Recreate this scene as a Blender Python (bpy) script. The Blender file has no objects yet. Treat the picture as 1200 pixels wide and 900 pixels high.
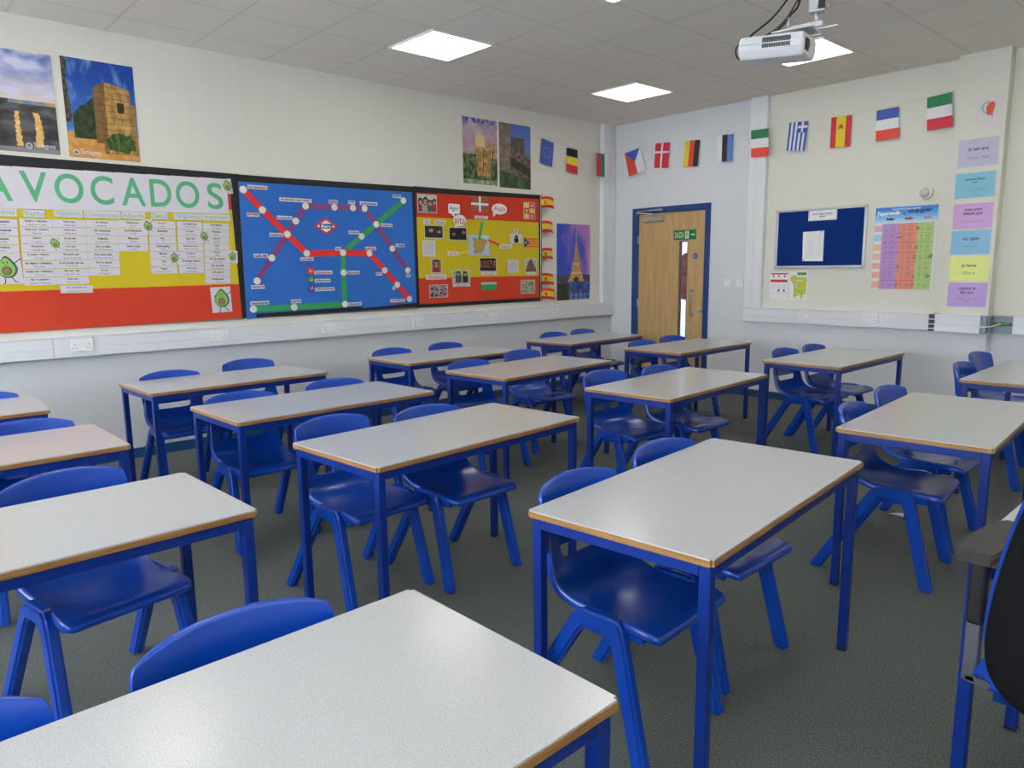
import bpy, bmesh, math, random
from mathutils import Vector, Matrix, noise
random.seed(7)
C = bpy.context.scene.collection
PI = math.pi

# ------------------------------------------------------------------ materials
def lin(c):
    out = []
    for v in c[:3]:
        v = v / 255.0
        out.append(v / 12.92 if v <= .04045 else ((v + .055) / 1.055) ** 2.4)
    return (out[0], out[1], out[2], 1.0)

MATS = {}
def mat(name, rgb, rough=.6, spec=.5, metal=0.0, coat=0.0):
    if name in MATS: return MATS[name]
    m = bpy.data.materials.new(name); m.use_nodes = True
    b = m.node_tree.nodes['Principled BSDF']
    b.inputs['Base Color'].default_value = lin(rgb)
    b.inputs['Roughness'].default_value = rough
    b.inputs['Specular IOR Level'].default_value = spec
    b.inputs['Metallic'].default_value = metal
    b.inputs['Coat Weight'].default_value = coat
    MATS[name] = m
    return m

def noisy(name, rgb1, rgb2, scale, rough=.6, spec=.5, bump=0.0, detail=4, lo=.35, hi=.65, stretch=None, coat=0, dist=.002):
    m = mat(name, rgb1, rough, spec, coat=coat)
    nt = m.node_tree; b = nt.nodes['Principled BSDF']
    tc = nt.nodes.new('ShaderNodeTexCoord'); mp = nt.nodes.new('ShaderNodeMapping')
    nt.links.new(tc.outputs['Object'], mp.inputs['Vector'])
    if stretch: mp.inputs['Scale'].default_value = stretch
    n = nt.nodes.new('ShaderNodeTexNoise'); n.inputs['Scale'].default_value = scale; n.inputs['Detail'].default_value = detail
    nt.links.new(mp.outputs['Vector'], n.inputs['Vector'])
    r = nt.nodes.new('ShaderNodeValToRGB')
    r.color_ramp.elements[0].position = lo; r.color_ramp.elements[1].position = hi
    r.color_ramp.elements[0].color = lin(rgb1); r.color_ramp.elements[1].color = lin(rgb2)
    nt.links.new(n.outputs['Fac'], r.inputs['Fac']); nt.links.new(r.outputs['Color'], b.inputs['Base Color'])
    if bump:
        bp = nt.nodes.new('ShaderNodeBump'); bp.inputs['Strength'].default_value = bump; bp.inputs['Distance'].default_value = dist
        nt.links.new(n.outputs['Fac'], bp.inputs['Height']); nt.links.new(bp.outputs['Normal'], b.inputs['Normal'])
    return m

M_BLUE = noisy('blue_polypropylene', (9, 64, 168), (14, 73, 180), 3, .22, .55, bump=.03, detail=2)
M_FRAME = mat('blue_powder_coat', (6, 44, 128), .36, .45)
M_LAM = noisy('speckled_grey_laminate', (172, 174, 177), (192, 193, 195), 420, .2, .5, detail=3, lo=.38, hi=.6)
M_PLY = noisy('varnished_ply_edge', (140, 98, 50), (168, 126, 74), 9, .45, .4, stretch=(1, 1, 30), detail=3)
M_CARPET = noisy('grey_carpet', (68, 73, 71), (122, 128, 124), 190, .95, .1, bump=.3, detail=9, lo=.32, hi=.68)
M_PVC = mat('white_pvc', (226, 228, 232), .35, .5)
M_PVCD = mat('grey_pvc_seam', (170, 172, 176), .5)
M_SKIRT = mat('blue_skirting_paint', (34, 76, 124), .4)
M_BLACKB = mat('black_border_paper', (36, 37, 40), .6, .35)
M_WHITE = mat('white_paper', (212, 207, 214), .55, .35)
M_WHITE2 = mat('white_plain', (235, 235, 235), .5)
M_RED = noisy('red_backing_paper', (206, 62, 40), (214, 70, 46), 1.2, .7, .25)
M_YEL = noisy('yellow_backing_paper', (206, 184, 34), (212, 190, 40), 1.5, .7, .25)
M_BLUEP = noisy('blue_backing_paper', (48, 108, 192), (56, 116, 200), 1.5, .7, .25)
M_MRED = mat('metro_red', (232, 44, 44), .5); M_MPUR = mat('metro_purple', (140, 66, 128), .5); M_MGRN = mat('metro_green', (52, 160, 92), .5)
M_LGRN = mat('letter_green', (86, 176, 128), .6); M_HGRN = mat('heading_green', (140, 185, 160), .6)
M_INK = mat('black_ink', (52, 50, 58), .7); M_GINK = mat('grey_ink', (125, 120, 130), .7); M_RINK = mat('red_ink', (190, 52, 66), .7); M_PINK = mat('purple_ink', (96, 60, 112), .7)
M_CHROME = mat('satin_steel', (200, 200, 198), .28, .5, 1.0)
M_ALU = mat('aluminium', (196, 197, 200), .35, .5, .6)
M_BLK = mat('black_plastic', (22, 22, 25), .45)
M_DKGREY = mat('dark_grey_plastic', (74, 75, 78), .45)

def vcol_mat(name, rough=.45):
    m = mat(name, (255, 255, 255), rough, .35)
    nt = m.node_tree
    a = nt.nodes.new('ShaderNodeAttribute'); a.attribute_name = 'pic'
    nt.links.new(a.outputs['Color'], nt.nodes['Principled BSDF'].inputs['Base Color'])
    return m
M_PIC = vcol_mat('printed_picture')

def wall_mat(name, cream, cool, side):
    m = mat(name, cream, .75, .25)
    nt = m.node_tree; b = nt.nodes['Principled BSDF']; L = nt.links
    g = nt.nodes.new('ShaderNodeNewGeometry'); s = nt.nodes.new('ShaderNodeSeparateXYZ'); L.new(g.outputs['Position'], s.inputs[0])
    gt = nt.nodes.new('ShaderNodeMath'); gt.operation = 'GREATER_THAN'; gt.inputs[1].default_value = .99; L.new(s.outputs['Z'], gt.inputs[0])
    fac = gt.outputs[0]
    if side == 'back':
        g2 = nt.nodes.new('ShaderNodeMath'); g2.operation = 'GREATER_THAN'; g2.inputs[1].default_value = 2.03; L.new(s.outputs['X'], g2.inputs[0])
        mu = nt.nodes.new('ShaderNodeMath'); mu.operation = 'MULTIPLY'; L.new(gt.outputs[0], mu.inputs[0]); L.new(g2.outputs[0], mu.inputs[1]); fac = mu.outputs[0]
    mx = nt.nodes.new('ShaderNodeMix'); mx.data_type = 'RGBA'
    mx.inputs[6].default_value = lin(cool); mx.inputs[7].default_value = lin(cream); L.new(fac, mx.inputs[0])
    L.new(mx.outputs[2], b.inputs['Base Color'])
    n = nt.nodes.new('ShaderNodeTexNoise'); n.inputs['Scale'].default_value = 90
    bp = nt.nodes.new('ShaderNodeBump'); bp.inputs['Strength'].default_value = .08; bp.inputs['Distance'].default_value = .003
    L.new(g.outputs['Position'], n.inputs['Vector']); L.new(n.outputs['Fac'], bp.inputs['Height']); L.new(bp.outputs['Normal'], b.inputs['Normal'])
    return m
M_WALLL = wall_mat('painted_plaster_left', (222, 219, 209), (206, 208, 212), 'left')
M_WALLB = wall_mat('painted_plaster_back', (221, 219, 207), (216, 218, 222), 'back')
M_CREAM = mat('cream_plaster', (221, 219, 207), .75, .25)

def ceil_mat():
    m = mat('mineral_ceiling_tiles', (214, 208, 200), .9, .1)
    nt = m.node_tree; b = nt.nodes['Principled BSDF']; L = nt.links
    g = nt.nodes.new('ShaderNodeNewGeometry'); s = nt.nodes.new('ShaderNodeSeparateXYZ'); L.new(g.outputs['Position'], s.inputs[0])
    facs = []
    for ax, o in (('X', .40), ('Y', -.37)):
        a = nt.nodes.new('ShaderNodeMath'); a.operation = 'SUBTRACT'; a.inputs[1].default_value = o - .3; L.new(s.outputs[ax], a.inputs[0])
        p = nt.nodes.new('ShaderNodeMath'); p.operation = 'PINGPONG'; p.inputs[1].default_value = .3; L.new(a.outputs[0], p.inputs[0])
        q = nt.nodes.new('ShaderNodeMath'); q.operation = 'GREATER_THAN'; q.inputs[1].default_value = .291; L.new(p.outputs[0], q.inputs[0])
        facs.append(q.outputs[0])
    mx = nt.nodes.new('ShaderNodeMath'); mx.operation = 'MAXIMUM'; L.new(facs[0], mx.inputs[0]); L.new(facs[1], mx.inputs[1])
    n = nt.nodes.new('ShaderNodeTexNoise'); n.inputs['Scale'].default_value = 160; L.new(g.outputs['Position'], n.inputs['Vector'])
    r = nt.nodes.new('ShaderNodeMix'); r.data_type = 'RGBA'; r.inputs[6].default_value = lin((234, 226, 216)); r.inputs[7].default_value = lin((244, 237, 228)); L.new(n.outputs['Fac'], r.inputs[0])
    r2 = nt.nodes.new('ShaderNodeMix'); r2.data_type = 'RGBA'; L.new(r.outputs[2], r2.inputs[6]); r2.inputs[7].default_value = lin((226, 217, 207)); L.new(mx.outputs[0], r2.inputs[0])
    L.new(r2.outputs[2], b.inputs['Base Color'])
    bp = nt.nodes.new('ShaderNodeBump'); bp.inputs['Strength'].default_value = .12; bp.inputs['Distance'].default_value = .001
    iv = nt.nodes.new('ShaderNodeMath'); iv.operation = 'SUBTRACT'; iv.inputs[0].default_value = 1; L.new(mx.outputs[0], iv.inputs[1])
    L.new(iv.outputs[0], bp.inputs['Height']); L.new(bp.outputs['Normal'], b.inputs['Normal'])
    return m
M_CEIL = ceil_mat()

def wood_mat():
    m = noisy('maple_veneer', (186, 150, 98), (206, 174, 122), 3.2, .42, .4, stretch=(7, 7, .55), detail=8, lo=.3, hi=.72)
    return m
M_WOOD = wood_mat()

def emis(name, rgb, s):
    m = bpy.data.materials.new(name); m.use_nodes = True; nt = m.node_tree
    for n in list(nt.nodes):
        if n.type == 'BSDF_PRINCIPLED': nt.nodes.remove(n)
    e = nt.nodes.new('ShaderNodeEmission'); e.inputs[0].default_value = lin(rgb); e.inputs[1].default_value = s
    nt.links.new(e.outputs[0], nt.nodes['Material Output'].inputs[0]); return m
M_LED = emis('led_diffuser', (255, 252, 244), 6.0)

def glass_mat():
    m = bpy.data.materials.new('clear_glass'); m.use_nodes = True; nt = m.node_tree
    for n in list(nt.nodes):
        if n.type == 'BSDF_PRINCIPLED': nt.nodes.remove(n)
    t = nt.nodes.new('ShaderNodeBsdfTransparent'); g = nt.nodes.new('ShaderNodeBsdfGlossy'); g.inputs['Roughness'].default_value = .02
    mx = nt.nodes.new('ShaderNodeMixShader'); mx.inputs[0].default_value = .08
    nt.links.new(t.outputs[0], mx.inputs[1]); nt.links.new(g.outputs[0], mx.inputs[2]); nt.links.new(mx.outputs[0], nt.nodes['Material Output'].inputs[0])
    return m
M_GLASS = glass_mat()

# ------------------------------------------------------------------ mesh helpers
def link(name, bm, mats, parent=None, smooth=False, auto=None):
    me = bpy.data.meshes.new(name)
    bmesh.ops.recalc_face_normals(bm, faces=bm.faces[:])
    bm.to_mesh(me); bm.free()
    if not isinstance(mats, (list, tuple)): mats = [mats]
    for m in mats: me.materials.append(m)
    if smooth:
        for p in me.polygons: p.use_smooth = True
    o = bpy.data.objects.new(name, me); C.objects.link(o)
    if parent is not None:
        o.parent = parent
    return o

def tag(o, label=None, cat=None, group=None, kind=None):
    if label: o['label'] = label
    if cat: o['category'] = cat
    if group: o['group'] = group
    if kind: o['kind'] = kind
    return o

def empty(name, loc=(0, 0, 0), rz=0.0):
    o = bpy.data.objects.new(name, None); C.objects.link(o)
    o.location = loc; o.rotation_euler = (0, 0, rz); o.empty_display_size = .05
    return o

def add_box(bm, lo, hi, mi=0, bev=0.0, seg=2, rot=None):
    """box from lo to hi, optionally bevelled; rot = Matrix applied about the box centre"""
    t = bmesh.new()
    bmesh.ops.create_cube(t, size=1.0)
    c = [(a + b) / 2 for a, b in zip(lo, hi)]; s = [abs(b - a) for a, b in zip(lo, hi)]
    for v in t.verts: v.co = Vector((v.co.x * s[0], v.co.y * s[1], v.co.z * s[2]))
    if bev > 0:
        bmesh.ops.bevel(t, geom=t.edges[:], offset=min(bev, min(s) * .45), segments=seg, profile=.5, affect='EDGES')
    for v in t.verts:
        if rot is not None: v.co = rot @ v.co
        v.co += Vector(c)
    merge(bm, t, mi)

def merge(bm, t, mi=0):
    mp = {}
    for v in t.verts: mp[v] = bm.verts.new(v.co)
    for f in t.faces:
        try:
            nf = bm.faces.new([mp[v] for v in f.verts]); nf.material_index = mi; nf.smooth = f.smooth
        except ValueError: pass
    t.free()

def add_cyl(bm, a, b, r, r2=None, n=16, mi=0, cap=True):
    a, b = Vector(a), Vector(b); d = b - a
    q = d.to_track_quat('Z', 'Y').to_matrix()
    if r2 is None: r2 = r
    A = []; B = []
    for i in range(n):
        t = 2 * PI * i / n; e = Vector((math.cos(t), math.sin(t), 0))
        A.append(bm.verts.new(a + q @ (e * r))); B.append(bm.verts.new(b + q @ (e * r2)))
    for i in range(n):
        f = bm.faces.new((A[i], A[(i + 1) % n], B[(i + 1) % n], B[i])); f.material_index = mi; f.smooth = True
    if cap:
        f = bm.faces.new(A[::-1]); f.material_index = mi
        f = bm.faces.new(B); f.material_index = mi

def add_tube(bm, pts, r, n=8, mi=0):
    pts = [Vector(p) for p in pts]; rings = []
    up = Vector((0, 0, 1))
    for i, p in enumerate(pts):
        d = (pts[min(i + 1, len(pts) - 1)] - pts[max(i - 1, 0)]).normalized()
        s = d.cross(up)
        if s.length < 1e-3: s = d.cross(Vector((1, 0, 0)))
        s.normalize(); t = d.cross(s)
        rings.append([bm.verts.new(p + (s * math.cos(2 * PI * k / n) + t * math.sin(2 * PI * k / n)) * r) for k in range(n)])
    for a, b in zip(rings, rings[1:]):
        for k in range(n):
            f = bm.faces.new((a[k], a[(k + 1) % n], b[(k + 1) % n], b[k])); f.material_index = mi; f.smooth = True
    f = bm.faces.new(rings[0][::-1]); f.material_index = mi
    f = bm.faces.new(rings[-1]); f.material_index = mi

def box_obj(name, lo, hi, m, parent=None, bev=0.0, **kw):
    bm = bmesh.new(); add_box(bm, lo, hi, bev=bev); o = link(name, bm, m, parent)
    return o

def struct(o): o['kind'] = 'structure'; return o

# planes on the walls: u to the viewer's right, v up, n into the room
class PL:
    def __init__(s, o, u, n): s.o = Vector(o); s.u = Vector(u); s.v = Vector((0, 0, 1)); s.n = Vector(n)
    def p(s, a, b, d=0.0): return s.o + s.u * a + s.v * b + s.n * d
LW = PL((0, 0, 0), (0, 1, 0), (1, 0, 0))
BW = PL((0, 0, 0), (1, 0, 0), (0, -1, 0))
PW = PL((0, -.12, 0), (1, 0, 0), (0, -1, 0))      # face of the pilaster

def add_poly(bm, pl, pts, off, th=.0008, mi=0, bow=None):
    """flat cut shape lying on a wall plane; bow(a,b) gives an extra distance from the wall"""
    f0 = (lambda a, b: 0.0) if bow is None else bow
    T = [bm.verts.new(pl.p(a, b, off + th + f0(a, b))) for a, b in pts]
    B = [bm.verts.new(pl.p(a, b, off + f0(a, b))) for a, b in pts]
    n = len(pts)
    f = bm.faces.new(T); f.material_index = mi
    f = bm.faces.new(B[::-1]); f.material_index = mi
    for i in range(n):
        f = bm.faces.new((T[i], T[(i + 1) % n], B[(i + 1) % n], B[i])); f.material_index = mi

def R4(cx, cz, w, h, rot=0.0):
    c, s = math.cos(rot), math.sin(rot)
    return [(cx + x * c - z * s, cz + x * s + z * c) for x, z in ((-w / 2, -h / 2), (w / 2, -h / 2), (w / 2, h / 2), (-w / 2, h / 2))]

def ell(cx, cz, a, b, n=24, rot=0.0):
    c, s = math.cos(rot), math.sin(rot); o = []
    for i in range(n):
        t = 2 * PI * i / n; x, z = a * math.cos(t), b * math.sin(t); o.append((cx + x * c - z * s, cz + x * s + z * c))
    return o

def sheet(name, pl, pts, off, m, th=.0008, parent=None):
    bm = bmesh.new(); add_poly(bm, pl, pts, off, th); return link(name, bm, m, parent)

def text(pl, s, cx, cz, m, off, parent, w=None, h=None, bold=0.0, rot=0.0, name='lettering', spacing=1.0, stretch=False):
    cu = bpy.data.curves.new('t', 'FONT'); cu.body = s; cu.align_x = 'CENTER'; cu.resolution_u = 8 if len(s) == 1 else 3
    cu.offset = bold; cu.space_line = .95; cu.space_character = spacing
    ob = bpy.data.objects.new('t', cu); C.objects.link(ob)
    dg = bpy.context.evaluated_depsgraph_get(); dg.update()
    me = bpy.data.meshes.new_from_object(ob.evaluated_get(dg))
    bpy.data.objects.remove(ob); bpy.data.curves.remove(cu)
    xs = [v.co.x for v in me.vertices]; ys = [v.co.y for v in me.vertices]
    if not xs: return None
    x0, x1, y0, y1 = min(xs), max(xs), min(ys), max(ys)
    kx = (w / (x1 - x0)) if w else 1e9; ky = (h / (y1 - y0)) if h else 1e9
    if not stretch: kx = ky = min(kx, ky)
    c, sn = math.cos(rot), math.sin(rot)
    for v in me.vertices:
        a = (v.co.x - (x0 + x1) / 2) * kx; b = (v.co.y - (y0 + y1) / 2) * ky
        v.co = pl.p(cx + a * c - b * sn, cz + a * sn + b * c, off)
    me.materials.clear(); me.materials.append(m)
    o = bpy.data.objects.new(name, me); C.objects.link(o)
    if parent is not None: o.parent = parent
    return o

def picture(name, pl, cx, cz, w, h, fn, off, nx=40, ny=40, border=0.0, parent=None, bow=None, pts4=None):
    """a printed picture: fine grid, one printed colour per cell"""
    bm = bmesh.new(); f0 = bow or (lambda a, b: 0.0)
    lay = bm.loops.layers.float_color.new('pic')
    V = {}
    for j in range(ny + 1):
        for i in range(nx + 1):
            a = cx - w / 2 + w * i / nx; b = cz - h / 2 + h * j / ny
            V[i, j] = bm.verts.new(pl.p(a, b, off + .0008 + f0(a, b)))
    for j in range(ny):
        for i in range(nx):
            f = bm.faces.new((V[i, j], V[i + 1, j], V[i + 1, j + 1], V[i, j + 1]))
            u, v = (i + .5) / nx, (j + .5) / ny
            c = lin(fn(u, v))
            for l in f.loops: l[lay] = c
    add_poly(bm, pl, R4(cx, cz, w + border, h + border), off - .0004, .0008, 1)
    me = bpy.data.meshes.new(name); bm.to_mesh(me); bm.free()
    me.materials.append(M_PIC); me.materials.append(M_WHITE)
    o = bpy.data.objects.new(name, me); C.objects.link(o)
    if parent is not None: o.parent = parent
    return o

def nz(u, v, s=4.0, seed=0.0): return noise.noise(Vector((u * s, v * s, seed)))
def tb(u, v, s=4.0, seed=0.0): return noise.fractal(Vector((u * s, v * s, seed)), 1.0, 2.0, 4)
def mixc(a, b, t):
    t = max(0.0, min(1.0, t)); return tuple(x + (y - x) * t for x, y in zip(a, b))

# ------------------------------------------------------------------ room shell
H = 3.197; X1 = 8.4; Y1 = -10.6
def build_room():
    struct(box_obj('floor', (-2.2, Y1 - .2, -.1), (X1 + .2, 2.2, 0), M_CARPET))
    struct(box_obj('ceiling', (-2.2, Y1 - .2, H), (X1 + .2, 2.2, H + .1), M_CEIL))
    struct(box_obj('wall_left', (-.15, Y1 - .15, 0), (0, .15, H), M_WALLL))
    bm = bmesh.new()
    for lo, hi in (((0, 0, 0), (.40, .15, H)), ((1.41, 0, 0), (X1, .15, H)), ((.40, 0, 2.11), (1.41, .15, H))): add_box(bm, lo, hi)
    struct(link('wall_back', bm, M_WALLB))
    struct(box_obj('wall_right', (X1, Y1 - .15, 0), (X1 + .15, .15, H), M_CREAM))
    bm = bmesh.new()
    wins = [(.9, 2.9), (3.3, 5.3), (5.7, 7.7)]
    add_box(bm, (0, Y1 - .15, 0), (X1, Y1, 1.0)); add_box(bm, (0, Y1 - .15, 2.5), (X1, Y1, H))
    xs = [0] + [v for w in wins for v in w] + [X1]
    for a, b in zip(xs[::2], xs[1::2]): add_box(bm, (a, Y1 - .15, 1.0), (b, Y1, 2.5))
    struct(link('wall_front', bm, M_CREAM))
    for i, (a, b) in enumerate(wins):
        bm = bmesh.new()
        for lo, hi in (((a, Y1 - .1, 1.0), (b, Y1 - .04, 1.06)), ((a, Y1 - .1, 2.44), (b, Y1 - .04, 2.5)), ((a, Y1 - .1, 1.06), (a + .06, Y1 - .04, 2.44)),
                       ((b - .06, Y1 - .1, 1.06), (b, Y1 - .04, 2.44)), (((a + b) / 2 - .03, Y1 - .1, 1.06), ((a + b) / 2 + .03, Y1 - .04, 2.44))): add_box(bm, lo, hi)
        w = struct(link('window_%d' % (i + 1), bm, M_PVC))
        box_obj('pane', (a + .06, Y1 - .075, 1.06), (b - .06, Y1 - .07, 2.44), M_GLASS, w)
    # pilaster on the back wall
    struct(box_obj('wall_pilaster', (3.92, -.12, 0), (4.30, 0, H), M_WALLB))
    # skirting
    struct(box_obj('baseboard_left', (0, Y1, 0), (.016, 0, .078), M_SKIRT))
    bm = bmesh.new()
    add_box(bm, (.016, -.016, 0), (.34, 0, .078)); add_box(bm, (1.46, -.016, 0), (3.92, 0, .078)); add_box(bm, (3.904, -.136, 0), (4.316, -.12, .078)); add_box(bm, (4.30, -.136, 0), (4.316, 0, .078)); add_box(bm, (4.316, -.016, 0), (X1, 0, .078))
    struct(link('baseboard_back', bm, M_SKIRT))
    # dado trunking along both walls and its risers
    def dado(bm, horiz_lo, horiz_hi, axis, base, sign):
        pass
    bm = bmesh.new()
    add_box(bm, (0, Y1, .838), (.055, -.02, .997), 0, .004)
    add_box(bm, (.05, Y1, .842), (.060, -.024, .902), 0, .003); add_box(bm, (.05, Y1, .906), (.060, -.024, .984), 0, .003)
    add_box(bm, (.05, Y1, .984), (.066, -.02, 1.0), 0, .003)
    for y in (-6.32,): add_box(bm, (.05, y - .002, .836), (.0615, y + .002, 1.0), 1)
    struct(link('trim_1', bm, [M_PVC, M_PVCD]))
    bm = bmesh.new()
    add_box(bm, (0, -.245, .98), (.055, -.01, H), 0, .004)
    add_box(bm, (.05, -.238, 1.0), (.060, -.13, H), 0, .003); add_box(bm, (.05, -.122, 1.0), (.060, -.014, H), 0, .003)
    struct(link('trim_2', bm, [M_PVC, M_PVCD]))
    bm = bmesh.new()
    add_box(bm, (1.93, -.055, .99), (2.13, 0, H), 0, .004)
    add_box(bm, (1.934, -.060, 1.0), (2.026, -.05, H), 0, .003); add_box(bm, (2.034, -.060, 1.0), (2.126, -.05, H), 0, .003)
    struct(link('trim_3', bm, [M_PVC, M_PVCD]))
    bm = bmesh.new()
    def seg(x0, x1, y):
        add_box(bm, (x0, y - .055, .838), (x1, y, .997), 0, .003)
        add_box(bm, (x0 + .003, y - .060, .842), (x1 - .003, y - .05, .902), 0, .003)
        add_box(bm, (x0 + .003, y - .060, .906), (x1 - .003, y - .05, .984), 0, .003)
        add_box(bm, (x0, y - .066, .984), (x1, y - .05, 1.0), 0, .003)
    seg(1.93, 3.845, 0); seg(3.90, 4.262, -.12); seg(4.47, X1, 0)
    # open joints where a lid is missing: shallow channel with dark recess
    add_box(bm, (3.845, -.018, .842), (3.92, 0, .992), 1); add_box(bm, (3.84, -.14, .842), (3.91, -.121, .992), 1)
    for z in (.866, .905, .95): add_box(bm, (3.847, -.14 - .02, z - .004), (3.898, -.13, z + .004), 0)
    add_box(bm, (4.262, -.14, .842), (4.30, -.121, .992), 2); add_box(bm, (4.301, -.12, .842), (4.318, 0, .992), 2)
    add_box(bm, (4.318, -.018, .842), (4.47, 0, .992), 2)
    for z in (.842, .988): add_box(bm, (4.30, -.06, z - .004), (4.47, 0, z + .004), 2); add_box(bm, (4.262, -.18, z - .004), (4.34, -.12, z + .004), 2)
    add_box(bm, (4.285, -.18, .838), (4.305, -.165, .998), 2)
    struct(link('trim_4', bm, [M_PVC, mat('dark_joint', (60, 68, 84), .6), mat('galvanised_box', (150, 160, 170), .45)]))
    bm = bmesh.new()
    add_tube(bm, [(4.25, -.196, .905), (4.29, -.20, .90), (4.34, -.16, .905), (4.38, -.05, .925), (4.46, -.03, .92)], .006)
    tag(link('loose_cable', bm, M_WHITE2), 'white loose cable running across the open corner of the dado trunking', 'cable')
    bm = bmesh.new()
    for k in range(3): add_tube(bm, [(4.335, -.03 - .012 * k, .915 + .01 * k), (4.38, -.035 - .012 * k, .935 - .012 * k), (4.46, -.03 - .01 * k, .915 + .008 * k)], .009)
    tag(link('green_cable', bm, mat('green_sheath', (96, 150, 60), .5)), 'green earth cable bundle exposed in the trunking right of the pilaster', 'cable')
build_room()

# corridor seen through the slot window of the door
def build_corridor():
    struct(box_obj('wall_corridor', (-2.2, 1.9, 0), (X1, 2.05, H), mat('corridor_paint', (176, 190, 210), .7)))
    struct(box_obj('wall_corridor_end', (-2.35, .0, 0), (-2.2, 2.05, H), mat('corridor_paint', (176, 190, 210), .7)))
    struct(box_obj('baseboard_corridor', (-2.2, 1.88, 0), (X1, 1.9, .55), mat('corridor_dado', (150, 164, 184), .6)))
    bm = bmesh.new(); prev = None
    prof = [(1.64, .02), (1.57, .10), (1.50, .15), (1.38, .19), (1.22, .19), (1.08, .16), (.98, .12), (.96, .02)]
    for z, r in prof:
        ring = [bm.verts.new((-.07 + r * math.cos(t) * (1 + .12 * math.sin(3 * t)), 1.76 + .1 * (r / .19) * math.sin(t), z)) for t in [2 * PI * k / 20 for k in range(20)]]
        if prev:
            for k in range(20): bm.faces.new((prev[k], prev[(k + 1) % 20], ring[(k + 1) % 20], ring[k]))
        prev = ring
    add_cyl(bm, (-.07, 1.9, 1.6), (-.07, 1.76, 1.6), .012)
    tag(link('hanging_coat', bm, noisy('maroon_cloth', (30, 27, 34), (84, 30, 38), 9, .9, .1), smooth=True), 'dark maroon coat hanging in the corridor, seen through the slot window of the door', 'coat')
    l = empty('ceiling_light', (.6, 1.0, H - .03)); tag(l, 'added square light, out of view, brightening the corridor behind the door', 'light')  # added lamp so the corridor is lit; no fitting is seen there
    box_obj('diffuser', (-.28, -.28, -.005), (.28, .28, .02), M_LED, l)
build_corridor()

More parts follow.
